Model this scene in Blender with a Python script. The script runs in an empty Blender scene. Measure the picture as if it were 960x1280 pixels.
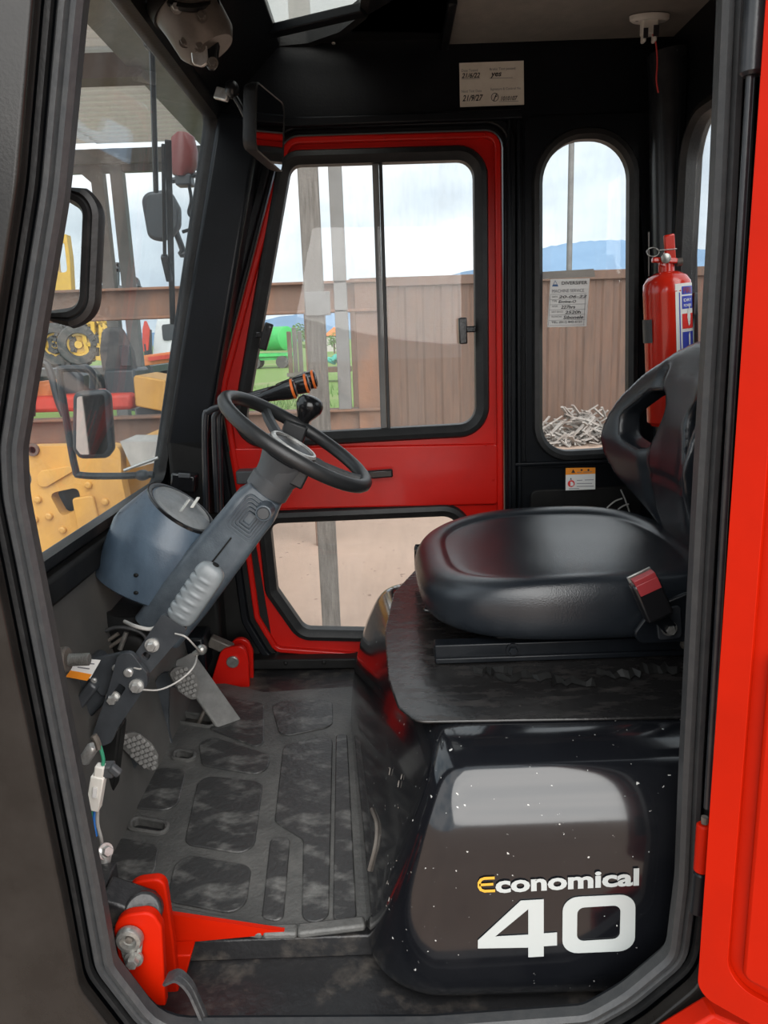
import bpy, bmesh, math, random
from mathutils import Vector, Matrix
from mathutils.geometry import tessellate_polygon
random.seed(7)
SC = bpy.context.scene
COL = SC.collection
PI = math.pi

# ------------------------------------------------------------------ camera
F = 961.0; PITCH = math.radians(13); ROLL = math.radians(2); CAM = Vector((0, 0, .9))
_d = Vector((0, math.cos(PITCH), -math.sin(PITCH)))
_u0 = Vector((0, math.sin(PITCH), math.cos(PITCH))); _r0 = Vector((1, 0, 0))
_r = _r0*math.cos(ROLL) - _u0*math.sin(ROLL)
_u = _u0*math.cos(ROLL) + _r0*math.sin(ROLL)
cam = bpy.data.cameras.new('camera'); camo = bpy.data.objects.new('camera', cam); COL.objects.link(camo)
cam.sensor_fit = 'VERTICAL'; cam.sensor_height = 36; cam.lens = F/1280*36
cam.clip_start = .02; cam.clip_end = 5000
M = Matrix((_r, _u, -_d)).transposed().to_4x4(); M.translation = CAM
camo.matrix_world = M
SC.camera = camo

# ------------------------------------------------------------------ sky, light, exposure
SC.view_settings.view_transform = 'Standard'; SC.view_settings.look = 'None'
SC.view_settings.gamma = 1; SC.view_settings.use_curve_mapping = False
SC.view_settings.exposure = 0.75
W = bpy.data.worlds.new('overcast_sky'); SC.world = W; W.use_nodes = True
nt = W.node_tree; N = nt.nodes; L = nt.links
for n in list(N): N.remove(n)
out = N.new('ShaderNodeOutputWorld'); bg = N.new('ShaderNodeBackground'); L.new(bg.outputs[0], out.inputs[0])
tc = N.new('ShaderNodeTexCoord'); mp = N.new('ShaderNodeMapping'); mp.inputs['Scale'].default_value = (1.6, 1.6, 4.2)
mp.inputs['Location'].default_value = (.35, .1, .25)
L.new(tc.outputs['Generated'], mp.inputs[0])
no = N.new('ShaderNodeTexNoise'); no.inputs['Scale'].default_value = 1.5; no.inputs['Detail'].default_value = 6
no.inputs['Roughness'].default_value = .5
L.new(mp.outputs[0], no.inputs['Vector'])
cr = N.new('ShaderNodeValToRGB'); L.new(no.outputs['Fac'], cr.inputs[0])
e = cr.color_ramp.elements
e[0].position = .34; e[0].color = (.50, .58, .66, 1)
e[1].position = .58; e[1].color = (.96, .98, 1.0, 1)
m_ = e.new(.48); m_.color = (.70, .77, .82, 1)
L.new(cr.outputs[0], bg.inputs[0]); bg.inputs[1].default_value = .98
sun = bpy.data.lights.new('fill_sun', 'SUN'); sun.energy = 3.2; sun.angle = math.radians(75); sun.color = (1, .97, .93)  # broad fill sun added behind the camera to brighten the cab interior
suno = bpy.data.objects.new('fill_sun', sun); COL.objects.link(suno)
suno.location = (-2, -4, 6); suno.rotation_euler = Vector((-.12, .80, -.60)).to_track_quat('-Z', 'Y').to_euler()

# ------------------------------------------------------------------ pixel rays -> points on real planes
def ray(x, y): return _d*F + _r*(x-480) - _u*(y-640)
def _on(k, x, y, v):
    q = ray(x, y); return CAM + q*((v-CAM[k])/q[k])
def AX(x, y, v): return _on(0, x, y, v)
def A(x, y, v): return _on(1, x, y, v)
def AZ(x, y, v): return _on(2, x, y, v)
# windscreen plane: x = XW(z)
def XW(z): return -.577 + (z-.546)*.2465
def WS(x, y, off=0.0):       # ray meets the windscreen plane moved off metres outwards
    q = ray(x, y); # CAM.x+t qx = -.577-off+(CAM.z+t qz-.546)*.2465
    t = (-.577-off+(CAM.z-.546)*.2465-CAM.x)/(q.x-.2465*q.z)
    return CAM + q*t

# ------------------------------------------------------------------ materials
MATS = {}
def pm(name, base, rough=.5, metal=0, var=None, bump=None, coat=0, specks=None, spec=.5, rvar=None, streak=None):
    """procedural principled: var=(colour2, scale, lo, hi); bump=(scale, strength); specks=(colour, scale, threshold)"""
    m = bpy.data.materials.new(name); m.use_nodes = True; t = m.node_tree; n = t.nodes; l = t.links
    b = n['Principled BSDF']; b.inputs['Roughness'].default_value = rough; b.inputs['Metallic'].default_value = metal
    b.inputs['Specular IOR Level'].default_value = spec
    b.inputs['Coat Weight'].default_value = coat; b.inputs['Coat Roughness'].default_value = .08
    co = n.new('ShaderNodeTexCoord'); vec = co.outputs['Object']
    if streak:
        mm = n.new('ShaderNodeMapping'); mm.inputs['Scale'].default_value = streak; l.new(vec, mm.inputs[0]); vec = mm.outputs[0]
    rgb = n.new('ShaderNodeRGB'); rgb.outputs[0].default_value = (*base, 1); c = rgb.outputs[0]
    if var:
        nz = n.new('ShaderNodeTexNoise'); nz.inputs['Scale'].default_value = var[1]; nz.inputs['Detail'].default_value = 8
        nz.inputs['Roughness'].default_value = .65
        l.new(vec, nz.inputs['Vector'])
        r = n.new('ShaderNodeMapRange'); r.inputs[1].default_value = var[2]; r.inputs[2].default_value = var[3]
        l.new(nz.outputs['Fac'], r.inputs[0])
        mx = n.new('ShaderNodeMix'); mx.data_type = 'RGBA'; l.new(r.outputs[0], mx.inputs[0]); l.new(c, mx.inputs[6])
        mx.inputs[7].default_value = (*var[0], 1); c = mx.outputs[2]
        if rvar is not None:
            rr = n.new('ShaderNodeMapRange'); rr.inputs[3].default_value = rough; rr.inputs[4].default_value = rvar
            l.new(r.outputs[0], rr.inputs[0]); l.new(rr.outputs[0], b.inputs['Roughness'])
    if specks:
        nz = n.new('ShaderNodeTexNoise'); nz.inputs['Scale'].default_value = specks[1]; nz.inputs['Detail'].default_value = 2
        l.new(co.outputs['Object'], nz.inputs['Vector'])
        r = n.new('ShaderNodeMapRange'); r.inputs[1].default_value = specks[2]; r.inputs[2].default_value = specks[2]+.03
        l.new(nz.outputs['Fac'], r.inputs[0])
        mx = n.new('ShaderNodeMix'); mx.data_type = 'RGBA'; l.new(r.outputs[0], mx.inputs[0]); l.new(c, mx.inputs[6])
        mx.inputs[7].default_value = (*specks[0], 1); c = mx.outputs[2]
    l.new(c, b.inputs['Base Color'])
    if bump:
        nz = n.new('ShaderNodeTexNoise'); nz.inputs['Scale'].default_value = bump[0]; nz.inputs['Detail'].default_value = 3
        l.new(co.outputs['Object'], nz.inputs['Vector'])
        bp = n.new('ShaderNodeBump'); bp.inputs['Strength'].default_value = bump[1]; bp.inputs['Distance'].default_value = .01
        l.new(nz.outputs['Fac'], bp.inputs['Height']); l.new(bp.outputs[0], b.inputs['Normal'])
    MATS[name] = m
    return m
def glass(name, dust=.08, tint=(1, 1, 1), dustc=(.75, .73, .68), dscale=9, lo=.4, hi=.75, extra=.18, streak=(1, 1, .35), gl=.9):
    m = bpy.data.materials.new(name); m.use_nodes = True; t = m.node_tree; n = t.nodes; l = t.links
    n.remove(n['Principled BSDF']); o = n['Material Output']
    tr = n.new('ShaderNodeBsdfTransparent'); tr.inputs[0].default_value = (*tint, 1)
    g = n.new('ShaderNodeBsdfGlossy'); g.inputs['Roughness'].default_value = .02; g.inputs[0].default_value = (gl, gl, gl, 1)
    lw = n.new('ShaderNodeLayerWeight'); lw.inputs[0].default_value = .5
    pw = n.new('ShaderNodeMath'); pw.operation = 'POWER'; pw.inputs[1].default_value = 4.5; l.new(lw.outputs['Facing'], pw.inputs[0])
    fr = n.new('ShaderNodeMath'); fr.operation = 'MULTIPLY_ADD'; fr.inputs[1].default_value = .6; fr.inputs[2].default_value = .02; l.new(pw.outputs[0], fr.inputs[0])
    m1 = n.new('ShaderNodeMixShader'); l.new(fr.outputs[0], m1.inputs[0]); l.new(tr.outputs[0], m1.inputs[1]); l.new(g.outputs[0], m1.inputs[2])
    di = n.new('ShaderNodeBsdfDiffuse'); di.inputs[0].default_value = (*dustc, 1)
    tl = n.new('ShaderNodeBsdfTranslucent'); tl.inputs[0].default_value = (*dustc, 1)
    ds = n.new('ShaderNodeMixShader'); ds.inputs[0].default_value = .5; l.new(di.outputs[0], ds.inputs[1]); l.new(tl.outputs[0], ds.inputs[2])
    co = n.new('ShaderNodeTexCoord'); mm = n.new('ShaderNodeMapping'); mm.inputs['Scale'].default_value = streak; l.new(co.outputs['Object'], mm.inputs[0])
    nz = n.new('ShaderNodeTexNoise'); nz.inputs['Scale'].default_value = dscale; nz.inputs['Detail'].default_value = 9; nz.inputs['Roughness'].default_value = .7
    l.new(mm.outputs[0], nz.inputs['Vector'])
    r = n.new('ShaderNodeMapRange'); r.inputs[1].default_value = lo; r.inputs[2].default_value = hi
    r.inputs[3].default_value = dust; r.inputs[4].default_value = dust+extra; l.new(nz.outputs['Fac'], r.inputs[0])
    m2 = n.new('ShaderNodeMixShader'); l.new(r.outputs[0], m2.inputs[0]); l.new(m1.outputs[0], m2.inputs[1]); l.new(ds.outputs[0], m2.inputs[2])
    l.new(m2.outputs[0], o.inputs[0]); MATS[name] = m
    return m

pm('black_paint', (.012, .014, .017), .28, var=(.03,)*0 or ((.03, .032, .035), 14, .45, .75), bump=(260, .03), specks=((.3, .3, .3), 46, .80))
pm('black_satin', (.0035, .0045, .006), .34, var=((.007, .0085, .011), 6, .4, .7), bump=(220, .04), spec=.24)
pm('arm_black', (.03, .034, .039), .34, var=((.055, .06, .066), 12, .4, .7), bump=(220, .04))  # black parts lightened in colour where the cab front lacks light
pm('black_dull', (.006, .006, .006), .5, var=((.014, .014, .0135), 10, .4, .7), spec=.2)
pm('outer_panel', (.011, .010, .009), .2, var=((.018, .0165, .015), 9, .4, .7), spec=.28, specks=((.45, .42, .38), 30, .80), bump=(300, .02))
pm('pad_rubber', (.15, .147, .14), .6, var=((.21, .205, .195), 30, .4, .7), bump=(120, .15))  # rubber grey raised in colour to make up for the dim pedal area
pm('cowl_grey', (.065, .063, .059), .55, var=((.10, .095, .088), 5, .4, .7))  # cowl grey lifted in colour to offset weak light under the windscreen
pm('rubber', (.030, .031, .033), .55, var=((.075, .075, .073), 30, .45, .75), bump=(180, .12))
pm('rubber_dark', (.009, .0095, .01), .48, var=((.02, .02, .02), 30, .45, .75), bump=(180, .08), spec=.4)
pm('seal_grey', (.027, .029, .031), .5, var=((.042, .043, .043), 60, .4, .8), bump=(200, .06))
pm('red_paint', (.50, .008, .004), .3, var=((.42, .007, .004), 5, .4, .7), bump=(35, .03), coat=.12, spec=.3, specks=((.4, .13, .1), 55, .81))
pm('red_bright', (.40, .009, .0004), .45, var=((.35, .008, .0004), 7, .4, .7), spec=.12, specks=((.55, .3, .25), 60, .79))
pm('vinyl', (.009, .0115, .015), .27, var=((.014, .017, .021), 12, .4, .7), bump=(420, .10), spec=.6)  # bluish base puts the sky sheen into the seat colour
pm('vinyl_flat', (.013, .013, .015), .36, bump=(420, .05), spec=.6)
pm('hood_black', (.005, .0055, .007), .12, var=((.009, .0095, .011), 7, .5, .75), coat=.6, spec=.42, rvar=.2, bump=(14, .02), specks=((.4, .4, .38), 130, .725))
pm('hood_worn', (.009, .0085, .0085), .26, var=((.035, .031, .029), 13, .52, .75), bump=(40, .12), specks=((.25, .22, .2), 60, .75), rvar=.55, streak=(1, 3, 1))
pm('mat_rubber', (.055, .055, .053), .55, var=((.105, .103, .097), 9, .4, .72), bump=(110, .22))
pm('mat_panel', (.030, .030, .030), .45, var=((.15, .148, .14), 11, .5, .70), bump=(90, .2), streak=(1, 1.6, 1))
pm('tread_black', (.016, .016, .017), .4, var=((.11, .095, .08), 9, .5, .75), bump=(60, .25))
pm('headliner', (.20, .185, .165), .85, var=((.235, .215, .19), 20, .4, .7), bump=(300, .15))
pm('steel_zinc', (.34, .34, .32), .3, .7, var=((.2, .19, .18), 60, .45, .7), bump=(150, .1))
pm('steel_pale', (.62, .62, .6), .4, .7, var=((.4, .38, .35), 50, .45, .7))
pm('motor_grey', (.13, .115, .10), .45, .2, var=((.08, .07, .06), 30, .45, .7))
pm('pod_blue', (.03, .045, .066), .26, var=((.09, .13, .175), 6, .38, .7), bump=(260, .05), rvar=.38, streak=(1, 1, .5))
pm('column_grey', (.040, .052, .066), .40, var=((.12, .145, .165), 8, .42, .75), bump=(320, .08))
pm('hub_grey', (.055, .058, .062), .5, bump=(320, .05))
pm('wheel_black', (.013, .014, .015), .42, bump=(420, .06))
pm('knob_black', (.008, .008, .009), .2, bump=(120, .02))
pm('grip_grey', (.15, .17, .18), .36, var=((.2, .22, .23), 25, .4, .7))
pm('orange', (.8, .16, .02), .45, bump=(100, .02))
pm('white_plastic', (.72, .70, .64), .45, bump=(100, .02))
pm('white_paper', (.74, .74, .72), .6, bump=(100, .02))
pm('card_paper', (.74, .70, .61), .7, var=((.68, .63, .54), 30, .4, .7))
pm('ink', (.02, .02, .025), .6, bump=(100, .02))
pm('ink_grey', (.18, .18, .2), .6, bump=(100, .02))
pm('ink_blue', (.05, .13, .3), .6, bump=(100, .02))
pm('letter_white', (.36, .385, .38), .4, bump=(100, .02))
pm('letter_yellow', (.55, .30, .03), .4, bump=(100, .02))
pm('label_orange', (.85, .28, .02), .5, bump=(100, .02))
pm('label_blue', (.04, .06, .42), .45, bump=(100, .02))
pm('label_red', (.7, .03, .025), .45, bump=(100, .02))
pm('ext_red', (.56, .02, .008), .22, var=((.48, .018, .008), 10, .4, .7), coat=.4)
pm('buckle_red', (.28, .03, .035), .4, bump=(100, .03))
pm('wire_red', (.6, .05, .05), .5, bump=(100, .02))
pm('wire_green', (.03, .25, .14), .5, bump=(100, .02))
pm('wire_blue', (.03, .16, .5), .5, bump=(100, .02))
pm('cable_white', (.36, .35, .33), .5, bump=(100, .02))
pm('mirror_silver', (.75, .77, .8), .03, 1, bump=(3, .01))
pm('wood_grey', (.085, .078, .07), .85, var=((.165, .153, .14), 6, .35, .7), bump=(60, .3), streak=(12, 12, 1.2))
pm('rust_brown', (.105, .058, .038), .75, var=((.065, .04, .03), 3, .4, .7), bump=(30, .3), streak=(5, 1, .5))
pm('beam_rust', (.13, .075, .052), .7, var=((.26, .11, .05), 1.6, .5, .72), bump=(30, .3), streak=(1, 1, .4))
pm('post_white', (.15, .15, .147), .7, var=((.11, .11, .107), 5, .4, .7))
pm('yellow_paint', (.56, .29, .06), .5, var=((.44, .22, .05), 5, .45, .75), bump=(20, .05))
pm('yellow_bright', (.58, .34, .03), .45, var=((.45, .26, .03), 5, .45, .75))
pm('red_far', (.6, .05, .03), .5, var=((.45, .05, .03), 4, .4, .7))
pm('orange_far', (.7, .22, .07), .6, var=((.5, .15, .06), 4, .4, .7))
pm('green_far', (.04, .42, .10), .5, var=((.03, .33, .08), 4, .4, .7))
pm('teal_far', (.05, .35, .28), .6, var=((.03, .25, .2), 4, .4, .7))
pm('tyre', (.04, .04, .042), .8, var=((.09, .085, .08), 8, .4, .7), bump=(40, .2))
pm('white_far', (.68, .69, .7), .45, var=((.6, .6, .6), 4, .4, .7))
pm('dark_far', (.03, .035, .04), .4, bump=(20, .05))
pm('leaf', (.07, .16, .03), .8, var=((.11, .22, .05), 9, .4, .7))
pm('bark', (.1, .07, .05), .9, bump=(40, .4))
pm('scrap', (.30, .28, .26), .7, var=((.2, .16, .14), 6, .4, .7))
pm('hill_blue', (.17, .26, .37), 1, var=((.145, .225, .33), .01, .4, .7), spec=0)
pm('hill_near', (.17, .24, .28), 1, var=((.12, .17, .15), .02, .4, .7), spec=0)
pm('roof_sheet', (.60, .58, .54), .6, 0, var=((.6, .57, .52), 2, .4, .7))
pm('roof_dark', (.10, .07, .055), .7, bump=(10, .1))
pm('light_panel', (.38, .36, .33), .6, var=((.3, .28, .26), 8, .4, .7))
pm('lamp_red', (.16, .03, .025), .3, bump=(100, .02))
glass('windscreen_glass', .02, (.95, .98, .99), (.5, .55, .58), 7, .40, .75, .11)
glass('door_glass', .03, (.97, .98, .98), (.6, .55, .5), 8, .4, .75, .15)
glass('clear_glass', .02, (.97, .98, .98), (.7, .66, .6), 8, .45, .75, .10)
glass('sunroof_glass', .35, (.9, .9, .88), (.62, .62, .58), 6, .4, .75, .15)
glass('dial_glass', .3, (.8, .82, .84), (.75, .75, .72), 14, .4, .7, .2)

_m = MATS['roof_sheet']; _t = _m.node_tree; _b = _t.nodes['Principled BSDF']
_tl = _t.nodes.new('ShaderNodeBsdfTranslucent'); _tl.inputs[0].default_value = (.8, .77, .7, 1); _mx = _t.nodes.new('ShaderNodeMixShader'); _mx.inputs[0].default_value = .18
_t.links.new(_b.outputs[0], _mx.inputs[1]); _t.links.new(_tl.outputs[0], _mx.inputs[2]); _t.links.new(_mx.outputs[0], _t.nodes['Material Output'].inputs[0])
# ground: pinkish sand close by, thin grass farther off
m = pm('dirt_ground', (.40, .285, .22), .95, var=((.33, .235, .18), 1.3, .35, .7), bump=(18, .35))
n = m.node_tree.nodes; l = m.node_tree.links
bs = n['Principled BSDF']; src = bs.inputs['Base Color'].links[0].from_socket
co = n.new('ShaderNodeTexCoord'); nz = n.new('ShaderNodeTexNoise'); nz.inputs['Scale'].default_value = .16; nz.inputs['Detail'].default_value = 7
l.new(co.outputs['Object'], nz.inputs['Vector'])
sx = n.new('ShaderNodeSeparateXYZ'); l.new(co.outputs['Object'], sx.inputs[0])
ad = n.new('ShaderNodeMapRange'); ad.inputs[1].default_value = -142; ad.inputs[2].default_value = -133; ad.inputs[3].default_value = -.35; ad.inputs[4].default_value = .22
l.new(sx.outputs['Y'], ad.inputs[0])
sm = n.new('ShaderNodeMath'); sm.operation = 'ADD'; l.new(nz.outputs['Fac'], sm.inputs[0]); l.new(ad.outputs[0], sm.inputs[1])
gr = n.new('ShaderNodeMapRange'); gr.inputs[1].default_value = .46; gr.inputs[2].default_value = .62; l.new(sm.outputs[0], gr.inputs[0])
mx = n.new('ShaderNodeMix'); mx.data_type = 'RGBA'; l.new(gr.outputs[0], mx.inputs[0]); l.new(src, mx.inputs[6]); mx.inputs[7].default_value = (.13, .22, .045, 1)
pb = n.new('ShaderNodeTexNoise'); pb.inputs['Scale'].default_value = 16; pb.inputs['Detail'].default_value = 2; l.new(co.outputs['Object'], pb.inputs['Vector'])
pr = n.new('ShaderNodeMapRange'); pr.inputs[1].default_value = .70; pr.inputs[2].default_value = .74; l.new(pb.outputs['Fac'], pr.inputs[0])
mx2 = n.new('ShaderNodeMix'); mx2.data_type = 'RGBA'; l.new(pr.outputs[0], mx2.inputs[0]); l.new(mx.outputs[2], mx2.inputs[6]); mx2.inputs[7].default_value = (.2, .13, .1, 1)
l.new(mx2.outputs[2], bs.inputs['Base Color'])

# ------------------------------------------------------------------ mesh builder
ORG = {}
def rounded(poly, r, n=6):
    """fillet a closed 2-D polygon; r is one radius or one per corner"""
    out = []; k = len(poly)
    for i in range(k):
        p0, p1, p2 = Vector(poly[i-1]), Vector(poly[i]), Vector(poly[(i+1) % k])
        rr = r[i] if isinstance(r, (list, tuple)) else r
        a = (p0-p1); b = (p2-p1); la, lb = a.length, b.length; a /= la; b /= lb
        ang = math.acos(max(-1, min(1, a.dot(b))))
        if rr <= 0 or ang > 3.1: out.append(p1.copy()); continue
        t = min(rr/math.tan(ang/2), la*.49, lb*.49); rr = t*math.tan(ang/2)
        c = p1+(a+b).normalized()*(rr/math.sin(ang/2))
        s = p1+a*t-c; e_ = p1+b*t-c
        a0 = math.atan2(s.y, s.x); a1 = math.atan2(e_.y, e_.x); d = (a1-a0+PI) % (2*PI)-PI
        for j in range(n+1):
            q = a0+d*j/n; out.append(c+Vector((math.cos(q), math.sin(q)))*rr)
    return out
def offset(poly, o):
    """move a closed 2-D polygon outwards (o>0) by mitred normals"""
    area = sum(poly[i-1][0]*poly[i][1]-poly[i][0]*poly[i-1][1] for i in range(len(poly)))
    s = 1 if area > 0 else -1; res = []; k = len(poly)
    for i in range(k):
        p0, p1, p2 = Vector(poly[i-1]), Vector(poly[i]), Vector(poly[(i+1) % k])
        e1 = (p1-p0); e2 = (p2-p1)
        if e1.length < 1e-9: e1 = e2
        if e2.length < 1e-9: e2 = e1
        e1.normalize(); e2.normalize()
        n1 = Vector((e1.y, -e1.x))*s; n2 = Vector((e2.y, -e2.x))*s
        nn = n1+n2
        if nn.length < 1e-6: nn = n1
        nn.normalize(); res.append(p1+nn*(o/max(.4, nn.dot(n1))))
    return res
def frame(axis):
    a = Vector(axis).normalized(); h = Vector((0, 0, 1)) if abs(a.z) < .9 else Vector((1, 0, 0))
    x = h.cross(a).normalized(); return x, a.cross(x), a

class MB:
    def __init__(s): s.v = []; s.f = []
    def add(s, vs, fs):
        o = len(s.v); s.v += [Vector(q) for q in vs]; s.f += [[i+o for i in f] for f in fs]; return s
    def box(s, c, size, rot=None):
        c = Vector(c); h = Vector(size)/2; R = rot if rot is not None else Matrix.Identity(3)
        vs = [c+R @ Vector((h.x*i, h.y*j, h.z*k)) for i in (-1, 1) for j in (-1, 1) for k in (-1, 1)]
        return s.add(vs, [(0, 1, 3, 2), (4, 6, 7, 5), (0, 4, 5, 1), (2, 3, 7, 6), (0, 2, 6, 4), (1, 5, 7, 3)])
    def bar(s, a, b, w, h, up=(0, 0, 1)):
        a, b = Vector(a), Vector(b); z = (b-a); ln = z.length; z.normalize(); y = Vector(up); y = (y-z*y.dot(z))
        if y.length < 1e-5: y = Vector((0, 1, 0))-z*z.y
        y.normalize(); x = y.cross(z)
        return s.box((a+b)/2, (w, h, ln), Matrix((x, y, z)).transposed())
    def rings(s, rs, closed=True, cap0=True, cap1=True, loop=False):
        n_ = len(rs[0]); o = len(s.v); fs = []
        m_ = len(rs)
        for i in range(m_ if loop else m_-1):
            i2 = (i+1) % m_
            for j in range(n_ if closed else n_-1):
                j2 = (j+1) % n_; fs.append((i*n_+j, i*n_+j2, i2*n_+j2, i2*n_+j))
        if cap0 and not loop: fs.append(tuple(range(n_))[::-1])
        if cap1 and not loop: fs.append(tuple((m_-1)*n_+j for j in range(n_)))
        return s.add([q for r_ in rs for q in r_], fs)
    def tube(s, path, r, n=10, closed=False):
        P = [Vector(p) for p in path]; k = len(P); rs = []; prev = None
        for i in range(k):
            if closed: t = P[(i+1) % k]-P[i-1]
            else: t = P[min(i+1, k-1)]-P[max(i-1, 0)]
            t.normalize()
            if prev is None: x, y, _ = frame(t)
            else:
                x = prev-t*prev.dot(t); x.normalize(); y = t.cross(x)
            prev = x; rr = r[i] if isinstance(r, (list, tuple)) else r
            rs.append([P[i]+(x*math.cos(2*PI*j/n)+y*math.sin(2*PI*j/n))*rr for j in range(n)])
        return s.rings(rs, loop=closed)
    def lathe(s, base, axis, prof, n=20, cap=True):
        x, y, a = frame(axis); b = Vector(base)
        return s.rings([[b+a*h+(x*math.cos(2*PI*j/n)+y*math.sin(2*PI*j/n))*max(r_, 1e-5) for j in range(n)] for h, r_ in prof], cap0=cap, cap1=cap)
    def cyl(s, a, b, r, n=16, bev=.0):
        a, b = Vector(a), Vector(b); h = (b-a).length
        pr = [(0, r), (h, r)] if not bev else [(0, r-bev), (bev, r), (h-bev, r), (h, r-bev)]
        return s.lathe(a, b-a, pr, n)
    def hexbolt(s, base, axis, r, h):
        s.lathe(base, axis, [(0, r*1.5), (h*.25, r*1.5)], 16)
        x, y, a = frame(axis); b = Vector(base)+a*h*.25
        s.lathe(b, axis, [(0, r), (h*.6, r), (h*.75, r*.85)], 6)
        return s
    def plate(s, outer, holes, mp, t):
        """plate of thickness t; mp(a,b,h) maps plane coordinates to the world"""
        loops = [[Vector(p) for p in outer]]+[[Vector(p) for p in h] for h in holes]
        flat = [p for lp in loops for p in lp]
        tri = tessellate_polygon([[Vector((p[0], p[1], 0)) for p in lp] for lp in loops])
        n_ = len(flat); vs = [mp(p[0], p[1], 0) for p in flat]+[mp(p[0], p[1], t) for p in flat]
        if not holes: tri = [tuple(range(n_))]
        fs = [tuple(t_) for t_ in tri]+[tuple(i+n_ for i in t_)[::-1] for t_ in tri]; o = 0
        for lp in loops:
            k = len(lp)
            for i in range(k):
                a, b = o+i, o+(i+1) % k; fs.append((a, b, b+n_, a+n_))
            o += k
        return s.add(vs, fs)
    def sweep(s, path, prof, mp):
        """closed profile (offset outwards, height) along a closed plane path"""
        rs = []
        cols = [offset(path, o_) for o_, h in prof]
        for i in range(len(path)): rs.append([mp(cols[k][i][0], cols[k][i][1], prof[k][1]) for k in range(len(prof))])
        return s.rings(rs, loop=True)
    def sweepo(s, path, prof):
        """open 3-D path, closed profile (a,b) in path frame with side vector along Y-ish"""
        P = [Vector(p) for p in path]; rs = []
        for i, p in enumerate(P):
            t = (P[min(i+1, len(P)-1)]-P[max(i-1, 0)]).normalized(); y = Vector((0, 1, 0)); x = y.cross(t).normalized(); y = t.cross(x)
            rs.append([p+x*a+y*b for a, b in prof])
        return s.rings(rs)
    def ell(s, c, r, n=16, m=10, R=None):
        c = Vector(c); R = R or Matrix.Identity(3); rs = []
        for i in range(m+1):
            th = PI*i/m; sr = max(math.sin(th), 1e-4)
            rs.append([c+R @ Vector((r[0]*sr*math.cos(2*PI*j/n), r[1]*sr*math.sin(2*PI*j/n), -r[2]*math.cos(th))) for j in range(n)])
        return s.rings(rs)
    def mesh(s, name, org=(0, 0, 0), ang=32, doubles=True):
        me = bpy.data.meshes.new(name); bm = bmesh.new(); org = Vector(org)
        vs = [bm.verts.new(q-org) for q in s.v]
        for f in s.f:
            try: bm.faces.new([vs[i] for i in f])
            except ValueError: pass
        if doubles: bmesh.ops.remove_doubles(bm, verts=bm.verts, dist=1e-6)
        bmesh.ops.recalc_face_normals(bm, faces=bm.faces)
        for f in bm.faces: f.smooth = True
        bm.to_mesh(me); bm.free()
        me.set_sharp_from_angle(angle=math.radians(ang))
        return me
    def build(s, name, mat, parent=None, bevel=0, seg=2, ang=32, subd=0, **tags):
        lo = Vector([min(q[i] for q in s.v) for i in range(3)]); hi = Vector([max(q[i] for q in s.v) for i in range(3)])
        c = (lo+hi)/2
        if parent is None: c.z = lo.z
        me = s.mesh(name, c, ang)
        return link(name, me, mat, c, parent, bevel, seg, subd, **tags)
def link(name, me, mat, c, parent=None, bevel=0, seg=2, subd=0, **tags):
    me.materials.clear(); me.materials.append(MATS[mat])
    o = bpy.data.objects.new(name, me); COL.objects.link(o); ORG[o.name] = Vector(c)
    if parent is not None:
        o.parent = parent; o.location = Vector(c)-ORG[parent.name]
    else: o.location = c
    if bevel:
        b = o.modifiers.new('bevel', 'BEVEL'); b.width = bevel; b.segments = seg; b.limit_method = 'ANGLE'; b.angle_limit = math.radians(40); b.harden_normals = False
    if subd:
        d = o.modifiers.new('sub', 'SUBSURF'); d.levels = subd; d.render_levels = subd
    for k, v_ in tags.items(): o[k] = v_
    return o
def thing(name, label, cat, loc, group=None):
    o = bpy.data.objects.new(name, None); COL.objects.link(o); o.location = loc; ORG[o.name] = Vector(loc)
    o.empty_display_size = .02
    o['label'] = label; o['category'] = cat
    if group: o['group'] = group
    return o
def empty_struct(name, loc, label=None):
    o = bpy.data.objects.new(name, None); COL.objects.link(o); o.location = loc; ORG[o.name] = Vector(loc); o.empty_display_size = .02
    o['kind'] = 'structure'
    return o
def soft(mb, voxel, it, warp=None, name='soft'):
    """voxel-remesh and smooth a rough shape into an upholstered one"""
    me = mb.mesh(name, (0, 0, 0)); o = bpy.data.objects.new('tmp_soft', me); COL.objects.link(o)
    r = o.modifiers.new('r', 'REMESH'); r.mode = 'VOXEL'; r.voxel_size = voxel; r.use_smooth_shade = True
    s_ = o.modifiers.new('s', 'SMOOTH'); s_.factor = .5; s_.iterations = it
    dg = bpy.context.evaluated_depsgraph_get(); dg.update()
    nm = bpy.data.meshes.new_from_object(o.evaluated_get(dg)); nm.name = name
    bpy.data.objects.remove(o)
    if warp:
        for v in nm.vertices: v.co = warp(v.co.copy())
    for p in nm.polygons: p.use_smooth = True
    return nm
def soft_link(nm, name, mat, parent, **tags):
    vs = [v.co for v in nm.vertices]
    c = (Vector([min(q[i] for q in vs) for i in range(3)])+Vector([max(q[i] for q in vs) for i in range(3)]))/2
    for v in nm.vertices: v.co -= c
    return link(name, nm, mat, c, parent, **tags)
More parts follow.
